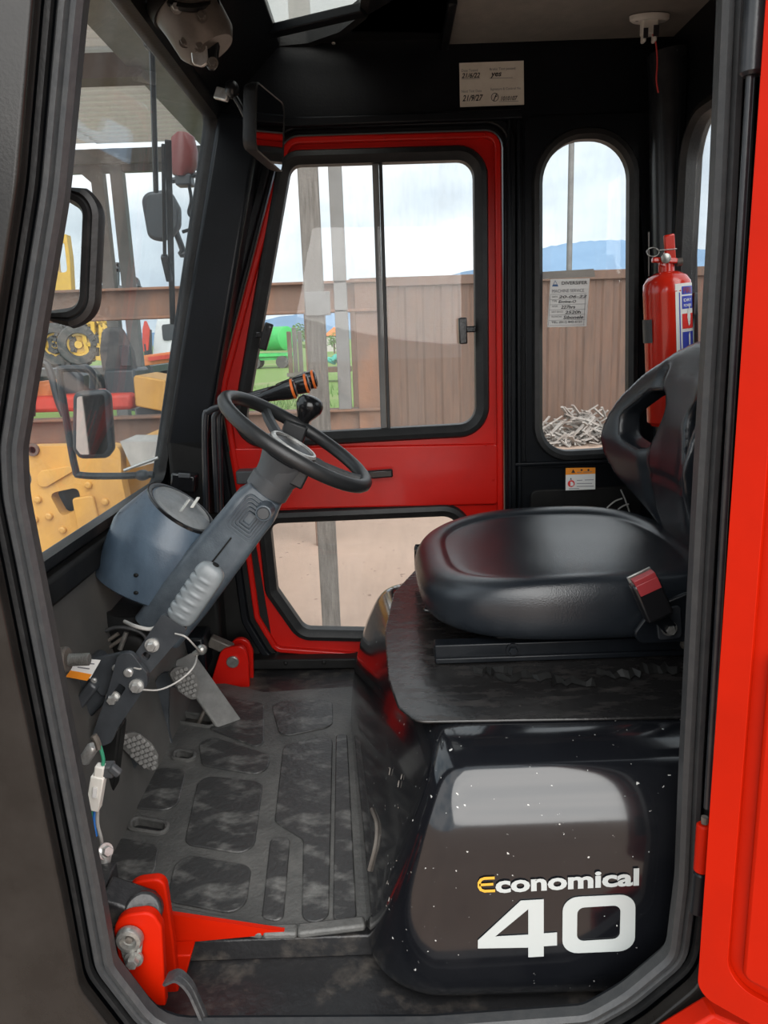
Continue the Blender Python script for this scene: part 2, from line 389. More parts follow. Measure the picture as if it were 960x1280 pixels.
def txt(s, P, right, up, width, height, shear=0, bold=0, depth=.0006, vary=None):
    """lettering as a mesh, its bounding box fitted to width x height with lower-left corner P"""
    cu = bpy.data.curves.new('t', 'FONT'); cu.body = s; cu.size = 1; cu.offset = bold; cu.shear = shear; cu.resolution_u = 3
    o = bpy.data.objects.new('tmp_t', cu); COL.objects.link(o)
    dg = bpy.context.evaluated_depsgraph_get(); dg.update()
    me = bpy.data.meshes.new_from_object(o.evaluated_get(dg)); bpy.data.objects.remove(o)
    xs = [v.co.x for v in me.vertices]; ys = [v.co.y for v in me.vertices]
    x0, x1, y0, y1 = min(xs), max(xs), min(ys), max(ys)
    right = Vector(right).normalized(); up = Vector(up).normalized(); nn = right.cross(up); P = Vector(P)
    mb = MB(); vs = [P+right*((v.co.x-x0)/(x1-x0)*width)+up*((v.co.y-y0)/(y1-y0)*height)+nn*depth for v in me.vertices]
    mb.add(vs, [tuple(p.vertices) for p in me.polygons]); bpy.data.meshes.remove(me)
    return mb
def merge(*ms):
    r = MB()
    for q in ms: r.add(q.v, q.f)
    return r
def smooth_path(pts, k=6):
    """Catmull-Rom through the points"""
    P = [Vector(p) for p in pts]; P = [P[0]*2-P[1]]+P+[P[-1]*2-P[-2]]; res = []
    for i in range(1, len(P)-2):
        for j in range(k):
            t = j/k; a, b, c, d = P[i-1], P[i], P[i+1], P[i+2]
            res.append(.5*((2*b)+(c-a)*t+(2*a-5*b+4*c-d)*t*t+(3*b-a-3*c+d)*t**3))
    res.append(P[-2]); return res

# ================================================================== THE CAB SHELL
FY = 2.05
def P2(pts, Y=FY): return [(A(x, y, Y).x, A(x, y, Y).z) for x, y in pts]
def mY(Y): return lambda a, b, h: Vector((a, Y-h, b))          # wall plane facing the camera, h towards it
def mX(X): return lambda a, b, h: Vector((X-h, a, b))
def mZ(Z): return lambda a, b, h: Vector((a, b, Z+h))
def struct(o, label, cat): o['kind'] = 'structure'; o['label'] = label; o['category'] = cat; return o
fm = mY(FY)

# ground
g = MB(); g.box((0, 150, -.85), (600, 400, .1))
struct(g.build('floor_ground', 'dirt_ground'), 'pinkish bare dirt yard with thin grass seen through the cab windows', 'ground').name = 'ground'

# cab floor plate
b = MB(); b.box((.15, 1.46, -.065), (1.5, 1.25, .03))
struct(b.build('floor', 'tread_black', bevel=.003), 'worn black steel floor of the cab beside the hood', 'floor')

# far wall with door opening and side window hole
DOOR = P2([(356, 171), (627, 163), (631, 836), (343, 815), (317, 772), (291, 585), (274, 484)])
DOORR = rounded(DOOR, [.05, .04, .03, .04, .05, .1, .1])
SW = rounded(P2([(676, 175), (786, 173), (784, 560), (676, 566)]), [.10, .10, .075, .075], 10)
wall_outer = P2([(262, 30), (272, 150), (205, 600), (186, 900), (640, 905), (880, 900), (868, 20)])
b = MB(); b.plate(wall_outer, [offset(DOORR, .004), offset(SW, .012)], fm, -.05)
wb = struct(b.build('wall_back', 'black_satin', bevel=.003), 'black painted far wall of the cab around the red door', 'wall')
# raised rims on the far wall
b = MB(); b.sweep(offset(DOORR, .022), [(-.012, 0), (.012, 0), (.010, .016), (-.008, .016)], fm)
b.build('door_surround', 'black_satin', wb, bevel=.003)
rim = rounded(P2([(655, 147), (818, 142), (818, 583), (656, 583)]), .03)
b = MB(); b.plate(rim, [offset(SW, .02)], fm, .012)
b.build('side_panel', 'black_satin', wb, bevel=.004)
b = MB(); b.box((A(737, 577, FY).x, FY-.012, A(737, 576, FY).z), (A(770, 583, FY).x-A(655, 583, FY).x+.16, .022, .010))
b.build('ledge', 'black_satin', wb, bevel=.003)
b = MB(); 
for xx in (636, 648): b.bar(A(xx, 150, FY-.012), A(xx+1, 720, FY-.012), .010, .02, (0, 1, 0))
b.build('pillar_rib', 'black_satin', wb, bevel=.003)
b = MB(); b.bar(A(322, 156, FY-.015), A(652, 144, FY-.015), .022, .03, (0, 1, 0)); b.build('header_rib', 'black_satin', wb, bevel=.004)
# recessed lower box behind the seat
b = MB(); b.plate(rounded(P2([(662, 612), (800, 606), (800, 720), (662, 720)]), .02), [], fm, .01); b.build('lower_panel', 'black_dull', wb, bevel=.004)
# far front pillar, angled like the windscreen
b = MB(); pa = [A(289, 140, FY-.06), A(280, 200, FY-.06), A(225, 596, FY-.06)]
b.bar(A(303, 150, FY-.045), A(236, 560, FY-.045), .105, .08, (0, 1, 0)); b.build('front_pillar', 'black_satin', wb, bevel=.012, seg=3)
b = MB(); b.bar(A(236, 545, FY-.045), A(262, 840, FY-.045), .10, .08, (0, 1, 0)); b.build('lower_pillar', 'black_dull', wb, bevel=.012, seg=3)
b = MB(); b.plate(P2([(190, 600), (300, 560), (345, 830), (345, 900), (186, 900)]), [], fm, .004); b.build('kick_panel', 'black_dull', wb)
b = MB(); b.bar(A(300, 826, FY-.02), A(640, 822, FY-.02), .03, .06, (0, 1, 0)); b.build('door_sill', 'black_dull', wb, bevel=.004)
for xx, yy in ((357, 829), (405, 828), (446, 826)):
    b = MB(); b.ell(A(xx, yy, FY-.052), (.006, .004, .006), 10, 6); b.build('sill_bolt', 'black_dull', wb)

# side window pane and gasket
win = MB(); win.plate(offset(SW, .004), [], mY(FY+.02), -.005)
wn = struct(win.build('window_1', 'clear_glass'), 'tall round-topped side window beside the red door', 'window')
b = MB(); b.sweep(SW, [(-.003, -.012), (.022, -.012), (.026, .010), (.02, .022), (.008, .024), (-.002, .012)], fm)
b.build('gasket', 'rubber_dark', wn)

# ---------------------------------------------------------------- the red far door
UW = rounded(P2([(362, 205), (594, 198), (597, 531), (302, 547)]), [.035, .045, .05, .05], 8)
LW = rounded(P2([(336, 652), (575, 642), (578, 791), (380, 787), (345, 737)]), [.03, .05, .06, .04, .03], 8)
b = MB(); b.plate(DOORR, [offset(UW, .022), offset(LW, .022)], fm, -.035)
d1 = struct(b.build('door_1', 'red_paint', bevel=.004), 'red inner side of the far cab door with two windows', 'door')
b = MB(); b.sweep(offset(DOORR, -.010), [(-.010, 0), (.008, 0), (.006, .012), (-.008, .012)], fm); b.build('flange', 'red_paint', d1, bevel=.003)
mid = rounded(P2([(286, 560), (622, 554), (622, 630), (300, 637)]), .012)
b = MB(); b.plate(mid, [], fm, .010); b.build('raised_panel', 'red_paint', d1, bevel=.006, seg=3)
gprof = [(-.005, -.02), (.026, -.02), (.031, .004), (.026, .017), (.014, .021), (.004, .015), (-.004, .008)]
b = MB(); b.sweep(UW, gprof, fm); b.build('upper_gasket', 'rubber_dark', d1)
b = MB(); b.sweep(LW, gprof, fm); b.build('lower_gasket', 'rubber_dark', d1)
b = MB(); b.plate(offset(LW, .003), [], mY(FY+.012), -.004); b.build('lower_pane', 'clear_glass', d1)
# sliding panes: cut the upper window at the mullion
mt, mb_ = A(471, 201, FY), A(482, 545, FY)
def xm(z): return mt.x+(mb_.x-mt.x)*(mt.z-z)/(mt.z-mb_.z)
def half(poly, s, sh):
    out_ = []; n_ = len(poly)
    for i in range(n_):
        p, q = Vector(poly[i]), Vector(poly[(i+1) % n_]); dp = (p.x-xm(p.y)-sh)*s; dq = (q.x-xm(q.y)-sh)*s
        if dp >= 0: out_.append(p)
        if dp*dq < 0: out_.append(p+(q-p)*(dp/(dp-dq)))
    return out_
b = MB(); b.plate(half(offset(UW, .003), -1, .010), [], mY(FY+.014), -.004); b.build('sliding_pane', 'door_glass', d1)
b = MB(); b.plate(half(offset(UW, .003), 1, -.004), [], mY(FY+.004), -.004); b.build('sliding_pane', 'door_glass', d1)
b = MB(); b.bar((mt.x-.004, FY+.012, mt.z+.003), (mb_.x-.004, FY+.012, mb_.z-.003), .016, .012, (0, 1, 0)); b.build('mullion', 'post_white', d1, bevel=.002)
b = MB(); b.bar((mt.x+.009, FY+.002, mt.z+.003), (mb_.x+.009, FY+.002, mb_.z-.003), .009, .012, (0, 1, 0)); b.build('mullion', 'rubber_dark', d1, bevel=.002)
for (x0, y0, x1, y1, sx) in ((337, 404, 328, 437, -1), (578, 397, 579, 430, 1)):
    b = MB(); b.bar(A(x0, y0, FY-.022), A(x1, y1, FY-.022), .021, .016, (0, 1, 0)); b.box(A((x0+x1)/2+sx*9, (y0+y1)/2-2, FY-.01), (.03, .014, .016))
    o = b.build('window_latch', 'knob_black', d1, bevel=.003)
    b = MB(); b.ell(A(x0+.5, y0+5, FY-.031), (.003, .003, .003), 8, 6); b.build('screw', 'steel_zinc', o)
b = MB(); b.bar(A(452, 594, FY-.035), A(491, 591, FY-.035), .022, .016, (0, 1, 0)); b.bar(A(400, 597, FY-.03), A(455, 593, FY-.03), .012, .012, (0, 1, 0)); b.cyl(A(462, 593, FY), A(462, 593, FY-.04), .009)
b.build('door_handle', 'knob_black', d1, bevel=.004)
for xx, yy in ((348, 176), (480, 172), (606, 168), (608, 556), (617, 600)):
    b = MB(); b.ell(A(xx, yy, FY-.014), (.003, .003, .003), 8, 6); b.build('rivet', 'red_paint', d1)
b = MB(); b.box(A(311, 595, FY-.03), (.06, .05, .035)); b.build('check_strap', 'hub_grey', d1, bevel=.004)

# ---------------------------------------------------------------- rear wall (right of the picture)
RX = .735
def RP(pts): return [(AX(x, y, RX).y, AX(x, y, RX).z) for x, y in pts]
rw = rounded([(1.25, .80), (1.90, .80), (1.90, 1.345), (1.25, 1.345)], .09, 8)
b = MB(); b.plate([(.93, -.1), (2.05, -.1), (2.05, 1.62), (.93, 1.62)], [offset(rw, .01)], mX(RX), -.03)
wr = struct(b.build('wall_right', 'black_satin', bevel=.003), 'black rear wall of the cab beside the fire extinguisher', 'wall')
b = MB(); b.cyl(A(838, 66, 1.995), A(842, 560, 1.995), .05, 20); b.build('corner_post', 'black_paint', wr)
b = MB(); b.bar((RX-.01, 1.99, .55), (RX-.01, 1.99, 1.5), .1, .02, (1, 0, 0)); b.build('corner_rib', 'black_satin', wr, bevel=.006)
b = MB(); b.plate(offset(rw, .003), [], mX(RX+.01), -.005)
w2 = struct(b.build('window_2', 'clear_glass'), 'narrow slice of rear window behind the near door seal', 'window')
b = MB(); b.sweep(rw, [(-.003, -.012), (.022, -.012), (.026, .010), (.02, .022), (.008, .024), (-.002, .012)], mX(RX)); b.build('gasket', 'rubber_dark', w2)

# ---------------------------------------------------------------- ceiling, headliner, roof window
CZ = 1.585
SR = [(AZ(x, y, CZ).x, AZ(x, y, CZ).y) for x, y in ((296, -40), (319, 44), (334, 57), (385, 52), (425, 38), (450, 18), (456, -45))]
SR = rounded(SR, [.01, .015, .02, .03, .03, .03, .01], 5)
b = MB(); b.plate([(-.40, .86), (.78, .86), (.78, 2.1), (-.40, 2.1)], [SR], mZ(CZ), .03)
ce = struct(b.build('ceiling', 'black_satin', bevel=.003), 'black ceiling of the cab around a pale roof window', 'ceiling')
hl = [(AZ(x, y, CZ).x, AZ(x, y, CZ).y) for x, y in ((568, -30), (556, 66), (620, 71), (700, 74), (853, 64), (905, 24), (960, -30))]
b = MB(); b.plate(hl, [], mZ(CZ), -.012); b.build('headliner', 'headliner', ce, bevel=.006, seg=3)
b = MB(); b.bar(AZ(566, 0, CZ-.016), AZ(553, 70, CZ-.016), .02, .02); b.build('headliner_trim', 'black_satin', ce, bevel=.004)
b = MB(); b.plate(offset(SR, .02), [], mZ(CZ+.034), .006)
w3 = struct(b.build('window_3', 'sunroof_glass'), 'pale roof window crossed by a black bar above the door', 'window')
b = MB(); b.bar(AZ(318, 44, CZ-.004), AZ(455, 12, CZ-.004), .034, .02); b.build('cross_bar', 'black_satin', w3, bevel=.003)
b = MB(); b.sweep(SR, [(-.002, -.004), (.016, -.006), (.016, .03), (-.002, .03)], mZ(CZ)); b.build('gasket', 'rubber_dark', w3)
for xx, yy in ((417, 54), (416, 75), (556, 66), (690, 67), (700, 71)):
    b = MB(); b.ell(AZ(xx, yy, CZ-(.003 if xx < 500 else .014)), (.005, .005, .003), 10, 6); b.build('ceiling_screw', 'steel_pale', ce)
# sloping front edge of the ceiling
b = MB(); b.plate([(.86, 0), (2.05, 0), (2.05, 1), (.86, 1)], [], lambda a, q, h: Vector((-.30+(.0)*q+h*.0-.08*q*0+(-.10)*(1-q)*0-.07+.16*q, a, 1.43+.155*q+h)), .02)
b.build('front_header', 'black_satin', ce, bevel=.003)

# ---------------------------------------------------------------- windscreen wall (left of the picture)
mW = lambda a, q, h: Vector((XW(q)+h, a, q))
t1 = WS(272, 150); t2 = WS(205, 600); t3 = WS(200, 0)
wsy, wsb, wst = 1.985, .546, 1.412
WG = rounded([(.94, wsb), (wsy, wsb), (wsy, wst), (.94, wst)], [.02, .03, .03, .02])
b = MB(); b.plate([(.86, .50), (2.08, .50), (2.08, 1.50), (.86, 1.50)], [WG], mW, -.03)
wl = struct(b.build('wall_left', 'black_satin', bevel=.003), 'black windscreen frame and front cowl of the cab', 'wall')
b = MB(); b.plate(offset(WG, .004), [], lambda a, q, h: Vector((XW(q)-.012+h, a, q)), -.006)
w4 = struct(b.build('window_4', 'windscreen_glass'), 'large sloping dusty windscreen left of the steering wheel', 'window')
b = MB(); b.sweep(WG, [(-.004, -.02), (.018, -.02), (.018, .006), (-.004, .006)], mW); b.build('gasket', 'rubber_dark', w4)
b = MB(); b.box((-.578, 1.46, .495), (.035, 1.18, .05)); b.build('sill_ledge', 'black_dull', wl, bevel=.008)
b = MB(); b.plate([(.86, -.1), (2.05, -.1), (2.05, .50), (.86, .50)], [], lambda a, q, h: Vector((-.60+h+(.5-q)*.14, a, q)), .02); b.build('front_cowl', 'cowl_grey', wl)

# ---------------------------------------------------------------- near wall: door opening, seal
NY = .85
SEAL = [(113, -170), (89, 0), (67, 240), (27, 485), (15, 560), (18, 620), (34, 700), (73, 900), (112, 1100), (131, 1207), (196, 1292), (540, 1290), (735, 1276), (785, 1248), (848, 1195), (860, 1100), (866, 960), (883, 640), (906, 260), (918, 0), (926, -170)]
S2 = P2(SEAL, NY)
S2 = rounded(S2, [.03, .5, .5, .1, .1, .2, .5, .5, .3, .05, .07, .3, .05, .2, .05, .2, .5, .5, .5, .5, .03], 4)
b = MB(); b.plate([(-1.15, -.6), (.95, -.6), (.95, 1.75), (-1.15, 1.75)], [offset(S2, .0215)], mY(NY-.012), .022)
wf = struct(b.build('wall_front', 'outer_panel', bevel=.004, seg=3), 'scratched black outer cab side around the door opening', 'wall')
b = MB(); b.plate(offset(S2, .06), [offset(S2, -.004)], mY(NY+.010), -.014); b.build('door_jamb', 'black_satin', wf, bevel=.002)
b = MB(); b.sweep(offset(S2, -.001), [(-.012, -.012), (.013, -.012), (.0135, .002), (.010, .007), (.004, .008), (.001, .003), (-.002, .008), (-.008, .010), (-.0125, .004)], mY(NY)); b.build('door_seal', 'seal_grey', wf)
b = MB(); b.sweep(offset(S2, .019), [(-.003, -.004), (.003, -.004), (.003, .004), (-.003, .004)], mY(NY-.004)); b.build('seal_lip', 'rubber_dark', wf)
# red side of the machine under the open door
b = MB(); b.plate(P2([(800, 1292), (880, 1243), (1010, 1300), (1010, 1420), (800, 1420)], .80), [], mY(.80), .03)
struct(b.build('trim_1', 'red_bright', bevel=.004), 'red body panel below the open door in the lower right corner', 'trim')

# ---------------------------------------------------------------- open near door (right edge)
p0 = A(870, 1240, .775); p1 = AZ(962, 1292, p0.z); dx = (p1-p0); dx.z = 0; dx.normalize(); dn = Vector((dx.y, -dx.x, 0))
if dn.y > 0: dn = -dn
md = lambda a, q, h: p0+dx*a+Vector((0, 0, q))+dn*h
DH = 1.42
b = MB(); b.plate(rounded([(0, 0), (.75, 0), (.75, DH), (0, DH)], [.02, .05, .05, .05]), [], md, -.03)
d2 = struct(b.build('door_2', 'red_bright', bevel=.004, seg=3), 'bright red near cab door standing open at the right edge', 'door')
b = MB(); b.plate(rounded([(.004, .006), (.75, .006), (.75, DH), (.004, DH)], .02), [rounded([(.036, .045), (.73, .045), (.73, DH-.03), (.036, DH-.03)], .03)], md, .008); b.build('flange', 'red_bright', d2, bevel=.004, seg=3)
b = MB(); b.plate(rounded([(.052, .062), (.72, .062), (.72, .46), (.052, .46)], .012), [], md, .012); b.build('inner_panel', 'red_bright', d2, bevel=.006, seg=3)
b = MB(); b.plate(rounded([(.058, .47), (.72, .47), (.72, DH-.05), (.058, DH-.05)], .012), [], md, .006); b.build('upper_panel', 'red_bright', d2, bevel=.004, seg=3)
hx = A(880, 1030, .80)
b = MB(); b.cyl(A(880, 1030, .80), A(876, 1089, .80), .0085, 16, .002); b.bar(A(884, 1034, .80), A(880, 1086, .80), .012, .012, (0, 1, 0)); b.build('hinge_knuckle', 'red_bright', d2)
b = MB(); b.cyl(A(876, 1090, .80), A(871, 1141, .80), .0085, 16, .002); b.build('lower_hinge_knuckle', 'black_satin', wf)
b = MB(); b.cyl(A(880.5, 1029, .80), A(881, 1021, .80), .004, 10); b.build('hinge_pin', 'motor_grey', d2)
gs = thing('gas_strut', 'black gas strut hanging between the door seal and the open red door', 'strut', A(942, 90, .80))
b = MB(); b.cyl(A(950, -60, .80), A(940, 95, .80), .0115, 18, .003); b.build('cylinder', 'black_paint', gs)
b = MB(); b.cyl(A(938, 92, .80), A(884, 1010, .80), .004, 12); b.build('rod', 'black_paint', gs)
b = MB(); b.cyl(A(951, 1, .801), A(950.5, 8, .801), .0122, 18); b.build('collar', 'steel_pale', gs)

# ================================================================== HOOD WITH THE SEAT ON IT
def hood_ring(z, x0n, x0f, y0, y1, r, x1=.70):
    p = rounded([(x0n, y0), (x1, y0-.0), (x1, y1), (x0f, y1)], [r, .05, .05, r], 9)
    return [Vector((q.x, q.y, z)) for q in p]
LV = [(-.048, -.028, -.10, .935, 1.775, .10), (-.03, -.038, -.105, .917, 1.79, .115), (-.012, -.044, -.107, .908, 1.795, .12), (.05, -.034, -.104, .905, 1.80, .11), (.10, -.020, -.098, .905, 1.80, .10), (.16, .002, -.085, .905, 1.80, .085), (.215, .022, -.066, .907, 1.79, .07), (.24, .031, -.056, .912, 1.787, .064), (.268, .042, -.042, .921, 1.78, .058), (.293, .052, -.028, .934, 1.775, .052), (.311, .061, -.015, .950, 1.76, .05), (.322, .069, -.003, .970, 1.745, .05), (.330, .079, .010, 1.0, 1.73, .05), (.335, .095, .03, 1.03, 1.71, .05)]
hd = thing('engine_hood', 'large glossy black engine hood with white printing, carrying the driver seat', 'hood', (.35, 1.37, -.048))
b = MB(); b.rings([hood_ring(*q) for q in LV]); hb_ = b.build('body', 'hood_black', hd, ang=50, subd=1)
top = [(min(.69, AZ(x, y, .336).x), AZ(x, y, .336).y) for x, y in ((521, 903), (497, 884), (485, 848), (481, 790), (492, 742), (520, 712), (700, 690), (905, 694), (880, 897))]
b = MB(); b.plate(rounded(top, [.03, .03, .03, .05, .04, .03, .02, .02, .02], 5), [], mZ(.333), .005); b.build('top_sheet', 'hood_worn', hd, bevel=.002)
# hand grip recess on the front face
_dg = bpy.context.evaluated_depsgraph_get(); _dg.update(); _he = hb_.evaluated_get(_dg); _mw = hb_.matrix_world.copy()
def on_hood(x, y):       # point of the hood skin
    v = ray(x, y).normalized(); ok, p, nn, _i = _he.ray_cast(_mw.inverted() @ CAM, v)
    return (_mw @ p)+nn*.002 if ok else None
hp = [q for q in (on_hood(466, 1012), on_hood(472, 1030), on_hood(471, 1055), on_hood(463, 1088)) if q is not None]
if len(hp) > 2:
    b = MB(); b.tube(smooth_path(hp), .0032, 8); b.build('pull_handle', 'motor_grey', hd)
random.seed(21)          # chipped paint along the front face
for k in range(9):
    q0 = on_hood(random.uniform(478, 520), random.uniform(960, 1170))
    if q0 is None: continue
    b = MB(); b.tube(smooth_path([q0, q0+Vector((.002, .006, random.uniform(-.008, .008))), q0+Vector((.0, .012, random.uniform(-.012, .012)))], 3), .0008, 5); b.build('paint_chip', 'motor_grey', hd)
# printing on the near face
TY = .9042
def hz(x, y): return A(x/1.811+430, y/1.811+860, TY)
rt = (A(800, 1106, TY)-A(597, 1117, TY)); upv = Vector((0, 0, 1)); rt.y = 0; upv = Vector((-rt.z, 0, rt.x)).normalized()
wE = txt('E', A(599, 1117, TY), rt, upv, .019, .021, bold=.03)
# rounded e-shaped capital
def strip(pts, w, Y):   # flat stroke of width w
    m_ = MB(); P = [Vector(p) for p in pts]; a_, c_ = [], []
    for i, p in enumerate(P):
        t = (P[min(i+1, len(P)-1)]-P[max(i-1, 0)]).normalized(); nrm = Vector((-t.z, 0, t.x))*w/2
        a_.append(p+nrm); c_.append(p-nrm)
    n_ = len(P); m_.add(a_+c_, [(i, i+1, n_+i+1, n_+i) for i in range(n_-1)]); return m_
ep = [hz(342, 459), hz(318, 460), hz(310, 457), hz(306, 450), hz(306, 441), hz(310, 434), hz(318, 431), hz(341, 430)]
b = merge(strip(ep, .0042, TY), strip([hz(306, 446), hz(338, 444)], .004, TY))
b.build('yellow_initial', 'letter_yellow', hd, label='yellow rounded letter E')
b = txt('conomical', A(619.5, 1116.5, TY), rt, upv, (A(799, 1106, TY)-A(620, 1116, TY)).length, (A(797, 1086, TY)-A(799, 1107, TY)).length*1.03, bold=.035)
b.build('lettering', 'letter_white', hd, label='white word conomical')
four = [hz(*q) for q in ((303, 589), (303, 571), (400, 481), (452, 478), (452, 555), (482, 553), (482, 582), (452, 584), (452, 607), (417, 609), (417, 587))]
hole = [hz(*q) for q in ((342, 562), (417, 558), (417, 500))]
zo = rounded([(q.x, q.z) for q in [hz(*p) for p in ((495, 474), (660, 466), (658, 594), (494, 601))]], [.022]*4, 6)
zi = rounded([(q.x, q.z) for q in [hz(*p) for p in ((528, 497), (626, 491), (624, 567), (527, 573))]], [.010]*4, 5)
b = MB(); b.plate([(q.x, q.z) for q in four], [[(q.x, q.z) for q in hole]], mY(TY), .0006)
b.plate(zo, [zi], mY(TY), .0006); b.build('numerals', 'letter_white', hd, label='large white number 40')

# ---------------------------------------------------------------- seat
st = thing('driver_seat', 'black vinyl driver seat with pierced backrest on top of the engine hood', 'seat', (.34, 1.5, .3385))
cx, cy, hxr, hyr = .345, 1.495, .283, .288
def seat_pt(th, s, z):
    c, s_ = math.cos(th), math.sin(th); e_ = 2/3.4
    x = math.copysign(abs(c)**e_, c)*hxr*s; y = math.copysign(abs(s_)**e_, s_)*hyr*s
    if x < 0: y *= 1-.10*(x/hxr)**2
    sd = abs(y)/hyr; fr = max(0, -x/hxr)
    up = 0
    if z > .44: up = .020*sd**3*(1-.5*fr) - .016*fr**2 + (.012 if x > .1 else 0)*0
    return Vector((cx+x, cy+y, z+up))
lv = [(.80, .378), (.93, .380), (.975, .388), (1.0, .405), (1.008, .43), (1.0, .452), (.975, .468), (.93, .478), (.87, .482), (.815, .481), (.79, .476), (.77, .473), (.74, .475), (.68, .473), (.5, .467), (.3, .463), (.1, .462), (.01, .462)]
b = MB(); b.rings([[seat_pt(2*PI*j/72, s, z) for j in range(72)] for s, z in lv]); b.build('cushion', 'vinyl', st, ang=60, subd=1)
# backrest, rough-cut then remeshed soft; s across (y), t upwards, thickness along x
hb = [(.085, -.02), (.115, .015), (.165, .055), (.212, .11), (.239, .17), (.242, .225), (.226, .285), (.182, .345), (.12, .388), (.05, .408)]
bk = rounded(hb+[(-a, q) for a, q in hb[::-1]], .03, 3)
ho = lambda sg: rounded([(sg*a, q) for a, q in ((.186, .206), (.197, .255), (.140, .306), (.082, .310), (.056, .270), (.082, .218), (.118, .186))], .022, 4)
def lerp(t_, tab):
    for (a, x), (b_, y) in zip(tab, tab[1:]):
        if t_ <= b_:
            u_ = max(0, (t_-a)/(b_-a)); u_ = u_*u_*(3-2*u_)*.5+u_*.5; return x+(y-x)*u_
    return tab[-1][1]
def back_warp(v):
    s_, t_, h = v.y, v.z, v.x
    cen = lerp(t_, [(-.05, .615), (.0, .61), (.08, .588), (.16, .576), (.25, .582), (.33, .602), (.42, .635)])
    wing = lerp(t_, [(-.05, 0), (.02, .0), (.12, .06), (.2, .075), (.3, .06), (.42, .0)])
    side = max(0, abs(s_)-.04)/.20
    rec = .010*math.exp(-((abs(s_)-.095-.05*max(0, t_-.05))/.012)**2) if h < 0 and .0 < t_ < .36 else 0
    rec += .006*math.exp(-((t_-.145+.3*s_*s_)/.006)**2) if h < 0 and abs(s_) < .1 else 0
    return Vector((cen+h*(1-.35*min(1, side))-wing*side**1.4+rec, 1.485+s_, .458+t_))
b = MB(); b.plate(bk, [ho(1), ho(-1)], lambda a, q, h: Vector((h-.02, a, q)), .075)
nm = soft(b, .008, 8, back_warp, 'backrest'); soft_link(nm, 'backrest', 'vinyl', st)
for sg in (1, -1):
    q = [back_warp(Vector((-.012, p.x, p.y))) for p in offset(ho(sg), .005)]
    b = MB(); b.tube(q, .0035, 8, closed=True); b.build('slot_piping', 'vinyl_flat', st)
# seat pan, rails, bolts
b = MB(); b.box((.40, 1.5, .366), (.42, .46, .024)); b.build('seat_pan', 'black_dull', st, bevel=.005)
for yy in (1.262, 1.73):
    b = MB(); b.box((.33, yy, .355), (.50, .03, .032)); b.box((.33, yy-.016, .344), (.50, .012, .010)); b.build('slide_rail', 'black_satin', st, bevel=.002)
b = MB(); b.hexbolt(A(651, 816, 1.262), (0, -1, 0), .007, .012); b.build('bolt', 'motor_grey', st)
b = MB(); b.hexbolt(A(641, 812, 1.246), (0, -1, 0), .008, .010); b.build('bolt', 'black_satin', st)
b = MB(); b.hexbolt(A(857, 804, 1.246), (0, -1, 0), .007, .010); b.build('bolt', 'motor_grey', st)
b = MB(); b.bar(A(529, 762, 1.42), A(580, 768, 1.42), .012, .008); b.build('slide_lever', 'knob_black', st, bevel=.003)
# height knob at the front
kc = A(523, 698, 1.70); kp = []
b = MB(); b.rings([[kc+Vector((dx_, (.022+.003*math.cos(8*a_))*math.cos(a_)*sc, (.030+.004*math.cos(8*a_))*math.sin(a_)*sc)) for a_ in [2*PI*j/48 for j in range(48)]] for dx_, sc in ((-.009, .8), (-.006, 1), (.006, 1), (.009, .8))])
b.cyl(kc, kc+Vector((.06, 0, -.01)), .008); b.build('adjuster_knob', 'knob_black', st, ang=50)
# side bracket and belt buckle
b = MB(); b.plate(rounded([(A(x, y, 1.195).x, A(x, y, 1.195).z) for x, y in ((790, 792), (815, 758), (858, 740), (885, 745), (880, 800), (800, 804))], .012), [], mY(1.20), .010)
b.build('side_bracket', 'black_satin', st, bevel=.003)
b = MB(); b.plate(rounded([(A(x, y, 1.19).x, A(x, y, 1.19).z) for x, y in ((818, 762), (850, 755), (852, 796), (822, 800))], .008), [], mY(1.19), .005); b.build('bracket_tab', 'black_paint', st, bevel=.002)
b = MB(); b.hexbolt(A(836, 785, 1.184), (0, -1, 0), .0085, .014); b.build('bracket_bolt', 'steel_zinc', st)
bu = thing('belt_buckle', 'black seat belt buckle with red release button on the near seat side', 'buckle', A(820, 770, 1.165))
q0 = A(803, 724, 1.16); q1 = A(824, 771, 1.16); ax = (q1-q0).normalized(); sx_ = Vector((-ax.z, 0, ax.x))*-1
R_ = Matrix((sx_, Vector((0, 1, 0)), ax)).transposed()
b = MB(); b.box((q0+q1)/2, (.045, .028, (q1-q0).length), R_); b.build('body', 'knob_black', bu, bevel=.006, seg=3)
b = MB(); b.box(q0-ax*.0015+Vector((.002, -.004, 0)), (.036, .017, .014), R_); b.box(q0+ax*.009+Vector((.002, -.0145, 0)), (.036, .002, .02), R_); b.build('release_button', 'buckle_red', bu, bevel=.002)
b = MB(); b.box(q0-ax*.003+Vector((0, .009, 0)), (.04, .004, .014), R_); b.build('latch_slot', 'steel_zinc', bu, bevel=.001)
b = MB(); b.bar(q1, A(838, 786, 1.178), .022, .004, (0, 1, 0)); b.build('stalk', 'black_satin', bu)
